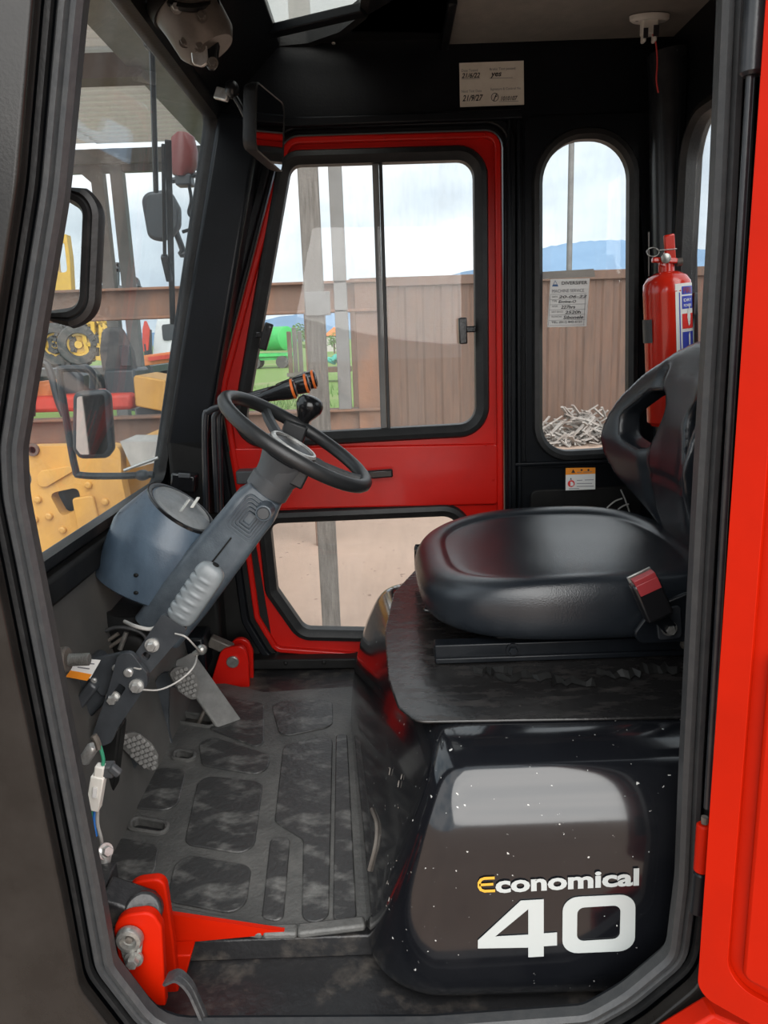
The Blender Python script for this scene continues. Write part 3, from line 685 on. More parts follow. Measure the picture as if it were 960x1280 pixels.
# crumpled tape strips beside the rails
random.seed(11)
for k, (x0, x1, y0) in enumerate(((592, 640, 842), (622, 690, 850), (690, 745, 856), (745, 800, 846), (800, 852, 842))):
    b = MB(); pts = []; n_ = 9
    for i in range(n_+1):
        u_ = i/n_; p = AZ(x0+(x1-x0)*u_, y0+random.uniform(-3, 3), .340)
        pts.append((p, p+Vector((random.uniform(-.004, .004), .012+random.uniform(-.006, .006), random.uniform(.001, .010)))))
    vs = [q for p in pts for q in p]; b.add(vs+[q+Vector((0, .001, .0012)) for q in vs], [(2*i, 2*i+2, 2*i+3, 2*i+1) for i in range(n_)]+[(2*i+2*n_+2, 2*i+2*n_+3, 2*i+2*n_+5, 2*i+2*n_+4) for i in range(n_)])
    o = b.build('torn_tape', 'black_dull', None, ang=10)
    o['label'] = ('torn black tape scrap at the left end of the seat rail', 'ragged black tape strip under the middle of the seat rail', 'thin black tape shred lying on the hood before the seat rail', 'crumpled black tape below the seat bracket', 'black tape end beside the near door seal on the hood')[k]; o['category'] = 'tape'; o['group'] = 'torn tape along the seat rail'

# ================================================================== STEERING
wh = thing('steering_column', 'black steering wheel with spinner knob on a tilted grey column', 'steering wheel', A(205, 800, 1.5))
SY = 1.47
wc = A(371, 551, SY); axw = Vector((.56, -.03, .83)).normalized(); bx, by, _ = frame(axw)
ex = (A(462, 612, SY)-A(281, 490, SY)); RWH = ex.length/2-.011
ex = (ex-axw*ex.dot(axw)).normalized(); ey = axw.cross(ex)
def wp(a_, r_=None, h=0): return wc+(ex*math.cos(a_)+ey*math.sin(a_))*(RWH if r_ is None else r_)+axw*h
b = MB()
rs = []
for i in range(72):
    a_ = 2*PI*i/72; c = wp(a_); rd = (c-wc).normalized(); bumpy = .0006*math.cos(a_*36)
    rs.append([c+rd*(.0125+bumpy)*math.cos(2*PI*j/14)+axw*.0135*math.sin(2*PI*j/14) for j in range(14)])
b.rings(rs, loop=True); b.build('rim', 'wheel_black', wh)
hubb = wc-axw*.045
for a_ in (.15, 2.2, 4.2):
    b = MB(); p_ = [hubb+axw*.02+(wp(a_)-wc)*.12, hubb+axw*.025+(wp(a_)-wc)*.45, wp(a_, RWH*.8, -.012), wp(a_, RWH*.99, -.003)]
    pth = smooth_path(p_, 4); b2 = []
    for i in range(len(pth)-1): pass
    b.tube(pth, [.013]*4+[.011]*(len(pth)-4), 8); b.build('spoke', 'wheel_black', wh)
b = MB(); b.lathe(hubb, axw, [(0, .045), (.012, .052), (.028, .05), (.034, .040), (.036, .0)], 28); b.build('horn_pad', 'wheel_black', wh)
b = MB(); b.lathe(hubb+axw*.030, axw, [(0, .047), (.004, .050), (.008, .047), (.008, .042), (0, .042)], 32, cap=False); b.build('horn_trim', 'steel_pale', wh)
b = MB(); b.lathe(hubb-axw*.075, axw, [(0, .040), (.004, .043), (.03, .043), (.034, .040), (.05, .042), (.078, .05)], 28); b.build('hub', 'hub_grey', wh)
b = MB(); b.bar(A(352, 582, 1.46), A(384, 598, 1.46), .042, .05, (0, 1, 0)); b.build('switch_box', 'wheel_black', wh, bevel=.004)
b = MB(); b.bar(A(366, 580, 1.43), A(388, 592, 1.43), .010, .01, (0, 1, 0)); b.build('switch_slot', 'hub_grey', wh, bevel=.001)
# spinner knob on its bracket
ka = wp(-.0, RWH)  # reference
kb = A(372, 541, 1.63); kt = A(389, 503, 1.63); kx = (kt-kb).normalized()
b = MB(); b.bar(A(360, 562, 1.62), A(372, 528, 1.62), .05, .04, (0, 1, 0)); b.build('spinner_bracket', 'wheel_black', wh, bevel=.005)
b = MB(); b.lathe(kb, kx, [(0, .013), (.02, .012), (.034, .015), (.045, .022), (.058, .0285), (.070, .0285), (.080, .022), (.084, .012), (.085, 0)], 26); kn = b.build('spinner_knob', 'knob_black', wh, ang=60)
# column shroud
ca = A(210, 772, SY); cb = A(350, 594, SY); cd = (cb-ca); cl = cd.length; cd.normalize(); cy_ = Vector((0, 1, 0)); cxv = cy_.cross(cd).normalized()
def cring(t, w, d, r=.35):
    c = ca+cd*cl*t; p = rounded([(-w, -d), (w, -d), (w, d), (-w, d)], min(w, d)*r, 4); return [c+cxv*q.x+cy_*q.y for q in p]
b = MB(); b.rings([cring(-.05, .052, .06), cring(.2, .054, .058), cring(.5, .050, .052), cring(.72, .046, .048), cring(.80, .046, .047), cring(.82, .043, .044), cring(.89, .036, .04)])
b.build('column_shroud', 'column_grey', wh, ang=40, bevel=.002)
b = MB(); b.rings([cring(.86, .034, .036, .9), cring(.98, .036, .038, .9), cring(1.03, .042, .042, .9), cring(1.1, .042, .042, .9)]); b.build('column_neck', 'hub_grey', wh, ang=40)
b = MB(); b.bar(ca+cd*cl*.05+Vector((0, -.061, 0)), ca+cd*cl*.62+Vector((0, -.054, 0)), .003, .003, (0, 1, 0)); b.build('shroud_seam', 'black_dull', wh)
# moulded square ridges and the tilt lock
rc = A(312, 648, SY-.048)
for k, s_ in enumerate((.040, .033, .026, .019, .012)):
    b = MB(); p = rounded([(-s_*.75, -s_), (s_*.75, -s_), (s_*.75, s_), (-s_*.75, s_)], s_*.25, 3)
    b.sweep(p, [(-.0018, 0), (.0018, 0), (.0012, .003+.0012*k), (-.0012, .003+.0012*k)], lambda a, q, h: rc+cxv*a+cd*q+Vector((0, -h, 0))); b.build('moulded_ridge', 'column_grey', wh)
lk = A(329, 642, SY-.075)
b = MB(); b.lathe(lk+Vector((0, .035, 0)), (0, -1, 0), [(0, .018), (.028, .015), (.034, .015), (.035, .013), (.032, .012), (.032, 0)], 24); lo_ = b.build('tilt_lock', 'column_grey', wh)
b = MB(); b.lathe(lk+Vector((0, .002, 0)), (0, -1, 0), [(0, .0115), (.003, .0105), (.0032, 0)], 20); b.build('lock_face', 'hub_grey', lo_)

# instrument pod beside the column
pod = thing('instrument_pod', 'dark blue-black drum shaped instrument pod with a clear dial window', 'instrument panel', A(182, 765, 1.49))
def pring(px, py, Y, nrm, ra, rb, n_=40):
    c = A(px, py, Y); x, y, a = frame(nrm); yv = Vector((0, 1, 0)); yv = (yv-a*yv.dot(a)).normalized(); xv = yv.cross(a)
    return [c+xv*ra*math.cos(2*PI*j/n_)+yv*rb*math.sin(2*PI*j/n_) for j in range(n_)]
PYY = 1.49; KP = PYY/1.62
def pr2(px, py, nrm, r_): return pring(px, py, PYY, nrm, r_*KP, r_*KP*.72)
n0, n1, n2 = (.42, 0, .9), (.46, 0, .88), (.62, -.2, .76)
b = MB(); b.rings([pr2(183, 738, n0, .108), pr2(184, 735, n0, .118), pr2(196, 700, n0, .117), pr2(206, 672, n1, .115), pr2(209, 665, (.5, -.04, .87), .110), pr2(221, 645, (.58, -.12, .8), .090), pr2(226, 637, n2, .082), pr2(227, 635, n2, .079), pr2(227, 636, n2, .070)])
b.build('housing', 'pod_blue', pod, ang=24)
b = MB(); b.rings([pr2(227, 637, n2, .0705), pr2(229, 633, n2, .066), pr2(230, 631.5, n2, .04)]); b.build('dial_window', 'dial_glass', pod, ang=50)
b = MB(); b.rings([pr2(226.5, 637, n2, .083), pr2(227.2, 634, n2, .0825), pr2(227.4, 633.6, n2, .078), pr2(227, 635, n2, .071)], cap0=False, cap1=False); b.build('dial_bezel', 'knob_black', pod, ang=40)
b = MB(); b.rings([pr2(226, 641, n2, .069), pr2(226.2, 640.5, n2, .05)], cap0=False); b.build('dial_face', 'light_panel', pod)  # pale grey stands in for the white reflection on the dial glass
b = MB()
for k in range(3): b.bar(A(212+k*14, 644-k*5, PYY-.02), A(224+k*12, 628-k*3, PYY+.03), .006, .002)
b.build('dial_bar', 'white_plastic', pod)  # three slanted white bars across the dial
for px_, py_ in ((170, 719), (170, 741)):
    b = MB(); b.ell(A(px_, py_, 1.412), (.005, .003, .004), 10, 6); b.build('cover_screw', 'black_dull', pod)
# rubber boot under the pod
bt = thing('column_boot', 'torn black rubber boot under the instrument pod at the column foot', 'boot', A(160, 840, 1.48))
b = MB(); rs = []
for k, (px_, py_, r_) in enumerate(((140, 850, .075), (146, 825, .082), (152, 808, .084), (160, 790, .085), (172, 770, .095), (182, 752, .098))):
    c = A(px_, py_, 1.52); r_ *= .92
    rs.append([c+Vector((math.cos(a_)*r_*(1+.05*math.sin(5*a_+k)), math.sin(a_)*r_*.9, .006*math.sin(3*a_+k*2))) for a_ in [2*PI*j/36 for j in range(36)]])
b.rings(rs); b.build('bellows', 'rubber_dark', bt, ang=60)
b = MB(); b.tube(smooth_path([A(128, 790, 1.435), A(150, 784, 1.43), A(178, 792, 1.43), A(186, 812, 1.43), A(180, 828, 1.43)]), .004, 8); b.build('torn_lip', 'rubber', bt)
b = MB(); b.ell(A(158, 806, 1.452), (.042, .012, .026), 16, 10); b.build('torn_opening', 'black_dull', bt)
for k, (x0, y0, x1, y1) in enumerate(((118, 812, 148, 792), (124, 818, 156, 796), (150, 812, 158, 790))):
    b = MB(); b.cyl(A(x0, y0, 1.432), A(x1, y1, 1.438), .004 if k < 2 else .005, 10); b.build('cable', 'motor_grey' if k < 2 else 'steel_zinc', bt)

# ---------------------------------------------------------------- parking brake
pk = thing('parking_brake', 'parking brake lever with ribbed grey grip below the instrument pod', 'brake lever', A(150, 930, 1.28))
BY = 1.27
g0 = A(223, 774, BY); g1 = A(267, 710, BY); gd = (g1-g0); gl_ = gd.length; gd.normalize(); gx = Vector((0, 1, 0)).cross(gd).normalized()
b = MB(); rs = []
for i in range(61):
    t = i/60; c = g0+gd*gl_*(-.06+1.12*t); e_ = min(1, math.sqrt(max(0, 1-((t-.5)/.5)**8)))*.97+.03
    rib = .0045*max(0, math.sin(2*PI*(t-.12)*8.2)) if .12 < t < .86 else 0
    ring_ = []
    for j in range(20):
        a_ = 2*PI*j/20; ww = .0265*e_; hh = .0165*e_
        x_ = math.copysign(abs(math.cos(a_))**.7, math.cos(a_))*ww; y_ = math.copysign(abs(math.sin(a_))**.7, math.sin(a_))*hh
        if math.cos(a_) > .0: x_ += -rib*math.cos(a_) if False else 0
        if math.cos(a_) < .3: x_ += rib*1.3; 
        if math.sin(a_) < 0 and math.cos(a_) < .3: y_ -= rib*.5
        ring_.append(c+gx*x_+Vector((0, 1, 0))*y_)
    rs.append(ring_)
b.rings(rs); gp = b.build('grip', 'grip_grey', pk, ang=60)
b = MB(); b.cyl(g1+gd*gl_*.055, g1+gd*gl_*.075, .006, 14); b.build('end_screw', 'black_dull', gp)
def pplate(px, Y, t, r=.008, holes=()):
    m_ = MB(); p = [(A(x, y, Y).x, A(x, y, Y).z) for x, y in px]; m_.plate(rounded(p, r, 4), [rounded([(A(x, y, Y).x, A(x, y, Y).z) for x, y in h], .004, 3) for h in holes], mY(Y), t); return m_
pplate([(205, 765), (236, 784), (190, 838), (176, 838), (163, 826)], BY, .010, .006, [[(178, 818), (183, 811), (191, 816), (186, 824)]]).build('lever_arm', 'arm_black', pk, bevel=.002)
pplate([(150, 815), (166, 812), (186, 838), (187, 852), (150, 906), (142, 924), (128, 930), (118, 915), (137, 862)], BY-.018, .012, .012, [[(140, 868), (152, 850), (160, 856), (148, 876)]]).build('pivot_plate', 'arm_black', pk, bevel=.002)
pplate([(112, 822), (160, 812), (186, 830), (186, 848), (160, 868), (128, 868), (108, 842)], BY+.006, .008, .01).build('back_plate', 'arm_black', pk, bevel=.002)
for (x, y, r_, YY, rr) in ((190.5, 806, .0085, BY-.010, 1), (145, 834, .006, BY-.003, 0), (161, 840, .008, BY-.030, 0), (171, 857, .0085, BY-.030, 1), (142, 872, .009, BY-.022, 1), (195, 822, .008, BY+.004, 0), (118, 850, .0055, BY, 0)):
    b = MB()
    if rr: b.hexbolt(A(x, y, YY), (0, -1, 0), r_, .014)
    else: b.lathe(A(x, y, YY), (0, -1, 0), [(0, r_), (.005, r_), (.007, r_*.7), (.007, 0)], 16)
    b.build('bolt', 'steel_pale', pk)
b = MB(); b.bar(A(136, 835, BY+.05), A(68, 905, BY+.05), .075, .09, (0, 1, 0)); b.build('support_arm', 'arm_black', pk, bevel=.012, seg=3)
b = MB(); b.bar(A(120, 852, BY-.0), A(80, 905, BY-.0), .02, .03, (0, 1, 0)); b.build('support_rib', 'arm_black', pk, bevel=.005)
b = MB(); b.bar(A(140, 900, BY+.03), A(130, 985, BY+.03), .045, .04, (0, 1, 0)); b.build('lower_mount', 'black_dull', pk, bevel=.005)
cb_ = [([A(176, 862, BY-.03), A(200, 862, BY-.03), A(225, 850, BY-.02), A(243, 832, BY), A(247, 812, BY+.1)], .0016), ([A(219, 792, BY-.02), A(232, 796, BY-.03), A(244, 808, BY-.01), A(250, 815, BY+.06)], .0016), ([A(156, 777, BY+.04), A(170, 783, BY), A(190, 786, BY), A(205, 775, BY)], .0035), ([A(205, 768, BY+.02), A(199, 778, BY), A(185, 800, BY), A(168, 822, BY), A(176, 836, BY-.03), A(160, 832, BY-.025)], .0016)]
for p, r_ in cb_:
    b = MB(); b.tube(smooth_path(p), r_, 8); b.build('inner_cable', 'cable_white', pk)
b = MB(); b.ell(A(252, 812, BY+.06), (.010, .010, .010), 12, 8); b.cyl(A(252, 812, BY+.06), A(243, 818, BY+.06), .006); b.build('cable_joint', 'steel_zinc', pk)
# warning sticker on the cowl
lb = thing('brake_sticker', 'white sticker with orange strip by the parking brake arm', 'sticker', A(104, 850, 1.235))
p = [(A(x, y, 1.235).x, A(x, y, 1.235).z) for x, y in ((91, 822), (126, 825), (113, 848), (86, 842))]
b = MB(); b.plate(p, [], mY(1.235), .0008); b.build('paper', 'white_paper', lb)
p = [(A(x, y, 1.234).x, A(x, y, 1.234).z) for x, y in ((88, 838), (115, 843), (109, 851), (82, 846))]
b = MB(); b.plate(p, [], mY(1.235), .0012); b.build('orange_strip', 'label_orange', lb)
b = MB(); b.bar(A(100, 828, 1.2335), A(118, 830, 1.2335), .002, .0006, (0, 1, 0)); b.bar(A(97, 834, 1.2335), A(112, 836, 1.2335), .002, .0006, (0, 1, 0)); b.build('print_line', 'ink_grey', lb)
bp_ = thing('hose_fitting', 'brass-grey threaded fitting behind the left door seal', 'fitting', A(90, 826, 1.16))
b = MB(); b.cyl(A(66, 826, 1.16), A(86, 824, 1.16), .021, 16, .003); b.build('collar', 'motor_grey', bp_)
b = MB(); rs = []
for i in range(25): rs.append((i*.0014, .0105 if i % 2 else .0085))
b.lathe(A(86, 825, 1.16), A(112, 824, 1.16)-A(86, 825, 1.16), rs, 14); b.build('thread', 'steel_zinc', bp_)

# ---------------------------------------------------------------- pedals
def pedal(name, label, px, Y, arm, tilt):
    t = thing(name, label, 'pedal', arm[-1])
    P = [A(x, y, Y) for x, y in px]; c = sum(P, Vector())/len(P)
    yv = Vector((0, 1, 0)); lean = tilt
    # pad plane: x-z outline, leaning back in y with height
    o = rounded([(p.x, p.z) for p in P], .018, 5); mpp = lambda a, q, h: Vector((a+h*.45, Y+(q-c.z)*lean-h*.80, q+h*.25))
    m_ = MB(); m_.plate(o, [], mpp, -.020); pd = m_.build('pad', 'pad_rubber', t, bevel=.004)
    xs = [p.x for p in o]; zs = [p.y for p in o]
    def inside(x, z):
        r_ = False; n_ = len(o)
        for i in range(n_):
            a_, b_ = o[i], o[(i+1) % n_]
            if (a_.y > z) != (b_.y > z) and x < (b_.x-a_.x)*(z-a_.y)/(b_.y-a_.y)+a_.x: r_ = not r_
        return r_
    s_ = .0125
    i0 = 0
    lug = None
    dv = Vector((.45, 0, -1)).normalized(); ev = Vector((1, 0, .45)).normalized()
    for i in range(-8, 9):
        for j in range(-8, 9):
            q = c+dv*s_*j+ev*s_*i*.9
            if all(inside(q.x+dx_, q.z+dz_) for dx_, dz_ in ((.006, 0), (-.006, 0), (0, .006), (0, -.006))):
                p_ = mpp(q.x, q.z, .0025)
                if lug is None:
                    m_ = MB(); m_.box(p_, (.0098, .006, .0098), Matrix((ev, Vector((0, 1, 0)), -dv)).transposed()); lug = m_.build('tread_lug', 'pad_rubber', pd, bevel=.0015, seg=1); base_ = p_.copy()
                else:
                    k_ = lug.copy(); k_.location = lug.location+(p_-base_); COL.objects.link(k_)
    m_ = MB(); m_.sweepo(smooth_path(arm), [(-.017, -.006), (.017, -.006), (.017, .006), (-.017, .006)]); m_.build('arm', 'arm_black', t, bevel=.003)
    return t
pedal('clutch_pedal', 'rubber-padded inching pedal in front, nearest the door', [(150, 925), (158, 910), (176, 905), (192, 925), (197, 945), (193, 968), (184, 975), (168, 960)], 1.36,
      [A(178, 935, 1.385), A(160, 955, 1.40), A(150, 985, 1.40), A(146, 1010, 1.40), A(146, 1032, 1.40)], -.5)
pedal('brake_pedal', 'ribbed rubber brake pedal, second from the door', [(214, 838), (224, 827), (240, 828), (248, 845), (248, 862), (243, 880), (236, 882), (222, 868)], 1.58,
      [A(228, 852, 1.60), A(206, 850, 1.62), A(202, 880, 1.62), A(203, 915, 1.62), A(210, 940, 1.61)], -.5)
ac = thing('accelerator_pedal', 'long flat black accelerator pedal hinged on the floor mat', 'pedal', A(296, 920, 1.66))
q0 = A(228, 822, 1.80); q1 = A(293, 915, 1.68)
b = MB(); b.bar(q0, q1, .062, .012, (.5, -.6, .6)); b.build('plate', 'pad_rubber', ac, bevel=.004)
b = MB(); b.cyl(A(285, 918, 1.66), A(302, 908, 1.72), .013, 16, .003); b.build('hinge', 'rubber', ac)
b = MB(); b.cyl(A(294, 922, 1.655), A(296, 921, 1.66), .006, 12); b.build('hinge_pin', 'steel_zinc', ac)
b = MB(); b.cyl(A(258, 884, 1.73), A(248, 905, 1.72), .005, 10); b.build('return_spring', 'motor_grey', ac)

# ---------------------------------------------------------------- hydraulic levers
lv_ = [((258, 640), (256, 530), (262, 514), (282, 507), (300, 502), (340, 493), 367, 486, 1.80), ((272, 640), (268, 540), (270, 517), (284, 506), (300, 500), (350, 487), 384, 479, 1.86), ((276, 640), (274, 540), (276, 515), (290, 503), (310, 495), (360, 481), 393, 474, 1.92)]
for k, q in enumerate(lv_):
    Y = q[8]; t = thing('hydraulic_lever', ('bent black hydraulic lever with orange-ringed grip, nearest of three', 'middle one of three orange-ringed hydraulic levers beyond the steering wheel', 'farthest of three orange-ringed hydraulic levers, its grip ends highest')[k], 'lever', A(q[0][0], q[0][1], Y), 'hydraulic levers behind the steering wheel')
    b = MB(); b.tube(smooth_path([A(x, y, Y) for x, y in q[:6]], 6), .0075, 12); b.build('rod', 'black_paint', t)
    g0 = A(q[5][0]-14, q[5][1]+4, Y); g1 = A(q[6], q[7], Y); d_ = g1-g0; ln = d_.length
    b = MB(); b.lathe(g0, d_, [(0, .010), (ln*.15, .013), (ln*.5, .017), (ln*.8, .022), (ln*.95, .0225)], 22); gr_ = b.build('grip', 'knob_black', t)
    b = MB(); b.lathe(g0+d_*.95, d_, [(0, .0225), (.001, .0235), (.005, .0235), (.006, .022)], 22); b.build('orange_ring', 'orange', gr_)
    b = MB(); b.lathe(g0+d_*.95+d_.normalized()*.006, d_, [(0, .021), (.003, .019), (.005, .012), (.0055, 0)], 22); b.build('cap', 'knob_black', gr_)
sb = thing('switch_block', 'small black switch block at the windscreen corner beside the levers', 'switch', A(231, 606, 1.9))
b = MB(); b.bar(A(216, 600, 1.9), A(246, 604, 1.9), .045, .05, (0, 1, 0)); b.build('body', 'knob_black', sb, bevel=.005)
b = MB(); b.bar(A(223, 594, 1.874), A(238, 595, 1.874), .012, .006, (0, 1, 0)); b.build('rocker', 'hub_grey', sb, bevel=.002)
lvb = thing('lever_console', 'black lever pivot box below the far windscreen corner', 'console', A(265, 760, 1.9))
b = MB(); b.box(A(262, 690, 1.88), (.10, .20, .16)); b.build('body', 'black_dull', lvb, bevel=.012)

# ================================================================== FLOOR MAT, BRACKETS, WIRES
def ZP(pts, z): return [(AZ(x, y, z).x, AZ(x, y, z).y) for x, y in pts]
b = MB(); b.box((.10, 1.53, -.031), (1.35, 1.02, .038)); b.build('floor_riser', 'tread_black', bpy.data.objects['floor'], bevel=.003)
mt_ = thing('floor_mat', 'black rubber floor mat with raised rounded panels in front of the hood', 'mat', (-.25, 1.45, -.012))
slots = [rounded(ZP(q, 0), .009, 4) for q in ([(166, 1024), (206, 1031), (206, 1042), (166, 1036)], [(220, 939), (241, 943), (240, 951), (219, 948)], [(216, 890), (268, 898), (266, 909), (216, 901)])]
mo = ZP([(95, 1130), (212, 1142), (330, 1166), (459, 1154), (447, 980), (447, 880), (447, 858), (330, 865), (262, 850), (230, 858), (120, 900)], 0)
b = MB(); b.plate(rounded(mo, .01), slots, mZ(0), -.011); b.build('sheet', 'mat_rubber', mt_, bevel=.002)
pan = [[(249, 969), (329, 978), (317, 1070), (230, 1056)], [(221, 1067), (315, 1083), (306, 1146), (208, 1127)], [(193, 958), (233, 963), (221, 1015), (160, 1010)], [(246, 915), (338, 944), (333, 971), (252, 957)], [(127, 1042), (199, 1058), (191, 1104), (126, 1100)], [(354, 932), (416, 918), (411, 1152), (377, 1154), (379, 1050), (343, 1028)], [(338, 1047), (363, 1049), (354, 1154), (327, 1148)], [(268, 868), (330, 880), (330, 930), (318, 934), (262, 912)], [(338, 878), (416, 875), (416, 908), (350, 922)], [(420, 918), (434, 918), (446, 1150), (416, 1152)]]
for k, q in enumerate(pan):
    b = MB(); b.plate(rounded(ZP(q, .001), .028 if k not in (6, 9) else .012, 6), [], mZ(-.001), .0042); b.build('raised_panel', 'mat_panel', mt_, bevel=.0025, seg=2)
for sl in slots:
    b = MB(); b.sweep(sl, [(0, -.001), (.009, -.001), (.009, .004), (.004, .006), (0, .004)], mZ(0)); b.build('slot_lip', 'mat_rubber', mt_)
b = MB(); e0 = [AZ(x, y, .003) for x, y in ((212, 1141), (330, 1165), (372, 1164), (456, 1154))]
for i in range(3): b.bar(e0[i], e0[i+1], .022, .012)
b.build('edge_strip', 'mat_rubber', mt_, bevel=.004)

rb = thing('hinge_bracket', 'red two-cheek hinge bracket with steel pin at the lower left of the door opening', 'bracket', A(190, 1255, .93))
for px, YY, rr in (([(139, 1146), (190, 1140), (202, 1160), (207, 1258), (178, 1259), (150, 1216)], .895, [.032, .022, .02, .003, .003, .003]), ([(156, 1104), (205, 1098), (209, 1122), (217, 1180), (224, 1256), (190, 1258), (165, 1200)], .965, [.028, .024, .02, .01, .003, .003, .003])):
    p = [(A(x, y, YY).x, A(x, y, YY).z) for x, y in px]
    b = MB(); b.plate(rounded(p, rr, 8), [], mY(YY), -.016); b.build('cheek_plate', 'red_bright', rb, bevel=.004, seg=3)
p = [(A(x, y, .98).x, A(x, y, .98).z) for x, y in ((212, 1195), (239, 1194), (222, 1258), (212, 1258))]
b = MB(); b.plate(p, [], mY(.98), -.03); b.build('rear_gusset', 'red_bright', rb, bevel=.002)
pn = A(163, 1171, .893)
b = MB(); b.lathe(pn, (0, -1, 0), [(0, .0185), (.006, .0185), (.010, .0165), (.011, .0115), (.004, .0105), (.0035, 0)], 26); o = b.build('pin', 'steel_zinc', rb)
b = MB(); b.lathe(pn+Vector((0, -.0036, 0)), (0, -1, 0), [(0, .006), (.004, .005), (.005, 0)], 12); b.build('pin_centre', 'motor_grey', o)
b = MB(); b.plate(rounded([(A(x, y, .893).x, A(x, y, .893).z) for x, y in ((148, 1172), (180, 1168), (176, 1206), (158, 1208))], .01), [], mY(.893), .004); b.build('pin_keeper', 'steel_zinc', rb, bevel=.001)
b = MB(); b.hexbolt(A(168, 1197, .889), (0, -1, 0), .0085, .014); b.build('keeper_bolt', 'steel_zinc', rb)
ha = thing('tilt_arm', 'worn black block arm held between the red cheeks of the hinge bracket', 'arm', A(170, 1150, .94))
b = MB(); b.bar(A(128, 1122, .938), A(186, 1142, .938), .05, .040, (0, 0, 1)); b.cyl(A(178, 1140, .9135), A(182, 1136, .962), .026, 24); b.build('block', 'tread_black', ha, bevel=.004)
b = MB(); b.box(A(130, 1118, .97), (.03, .05, .07)); b.build('end_plate', 'tread_black', ha, bevel=.003)
# red floor frame seen under the mat edge
ff = thing('floor_frame', 'red wedge of floor frame showing under the mat edge', 'frame', AZ(280, 1170, -.045))
w0, w1, w2 = A(205, 1142, 1.010), A(364, 1166, 1.010), A(212, 1180, 1.010); dY = Vector((0, .008, 0))
b = MB(); b.add([w0, w1, w2, w0+dY, w1+dY, w2+dY], [(0, 1, 2), (3, 5, 4), (0, 3, 4, 1), (0, 2, 5, 3), (1, 4, 5, 2)])
b.build('web', 'red_bright', ff)
f2 = thing('far_hinge_bracket', 'red hinge bracket with steel pin at the foot of the far door', 'bracket', A(290, 860, 1.95))
for px, YY in (([(288, 800), (308, 797), (316, 815), (317, 860), (285, 860)], 1.97), ([(276, 812), (304, 806), (310, 822), (312, 861), (262, 858)], 1.915)):
    p = [(A(x, y, YY).x, A(x, y, YY).z) for x, y in px]
    b = MB(); b.plate(rounded(p, [.03, .03, .02, .004, .004], 8), [], mY(YY), -.016); b.build('cheek_plate', 'red_paint', f2, bevel=.003)
b = MB(); b.lathe(A(291, 827, 1.914), (0, -1, 0), [(0, .0165), (.005, .0165), (.007, .014), (.007, 0)], 20); b.build('pin', 'steel_zinc', f2)
b = MB(); b.bar(A(262, 800, 1.94), A(290, 812, 1.94), .03, .03, (0, 1, 0)); b.build('link', 'motor_grey', f2, bevel=.004)
lk2 = thing('cylinder_mount', 'black cylinder mount box left of the far red bracket', 'mount', A(255, 830, 1.9))
b = MB(); b.box(A(243, 812, 1.92), (.075, .09, .10)); b.build('body', 'black_satin', lk2, bevel=.008)
# loose strap and wiring by the left seal
sp = thing('rubber_strap', 'loose black rubber strap curling beside the red bracket', 'strap', A(240, 1290, .88))
pth = smooth_path([A(208, 1224, .885), A(222, 1220, .88), A(236, 1232, .875), A(246, 1252, .87), A(256, 1276, .865), A(266, 1300, .86)])
b = MB(); b.sweepo(pth, [(-.002, -.010), (.002, -.010), (.002, .010), (-.002, .010)]); b.build('band', 'rubber', sp)
b = MB(); b.sweepo([p_+Vector((.0025, 0, .0015)) for p_ in pth], [(-.001, -.002), (.001, -.002), (.001, .002), (-.001, .002)]); b.build('rib', 'rubber', sp)
wy = 1.03
wi = thing('wiring_connector', 'white wiring connector with green and blue wires hanging by the left seal', 'wiring', A(125, 1090, wy))
b = MB(); b.bar(A(124, 968, wy), A(117, 1010, wy), .020, .018, (0, 1, 0)); b.bar(A(126, 956, wy), A(124, 970, wy), .014, .014, (0, 1, 0)); o = b.build('plug', 'white_plastic', wi, bevel=.002)
b = MB(); b.bar(A(119, 985, wy-.011), A(118, 997, wy-.011), .006, .002, (0, 1, 0)); b.build('plug_clip', 'white_paper', o)
for k, (m_, q) in enumerate((('wire_green', [(118, 921), (124, 930), (129, 948), (128, 960)]), ('motor_grey', [(117, 919), (121, 926), (124, 936)]), ('wire_blue', [(119, 1010), (118, 1025), (120, 1045)]), ('wire_green', [(116, 1010), (113, 1030), (117, 1050)]), ('cable_white', [(122, 1010), (122, 1030), (127, 1052), (126, 1075)]))):
    b = MB(); b.tube(smooth_path([A(x, y, wy) for x, y in q]), .0028 if m_ != 'motor_grey' else .005, 8); b.build('wire', m_, wi)
b = MB(); b.box(A(133, 962, wy+.006), (.024, .02, .02)); b.bar(A(138, 958, wy), A(150, 968, wy), .012, .012, (0, 1, 0)); b.build('grey_connector', 'hub_grey', wi, bevel=.003)
sn = thing('bullet_lamp', 'small clear bullet shaped lamp above the white connector', 'lamp', A(110, 945, 1.06))
b = MB(); b.lathe(A(104, 953, 1.06), A(121, 926, 1.06)-A(104, 953, 1.06), [(0, .004), (.003, .009), (.012, .0095), (.03, .0095), (.034, .007), (.036, 0)], 14); b.build('bulb', 'steel_pale', sn)
el = thing('hose_elbow', 'grey steel hose elbow below the white connector', 'fitting', A(128, 1080, 1.0))
b = MB(); b.tube(smooth_path([A(122, 1062, 1.0), A(128, 1066, 1.0), A(131, 1072, 1.0), A(129, 1082, 1.0)]), .0095, 12); b.hexbolt(A(131, 1064, 1.0), (.6, -.5, .3), .008, .012); b.build('elbow', 'steel_pale', el)

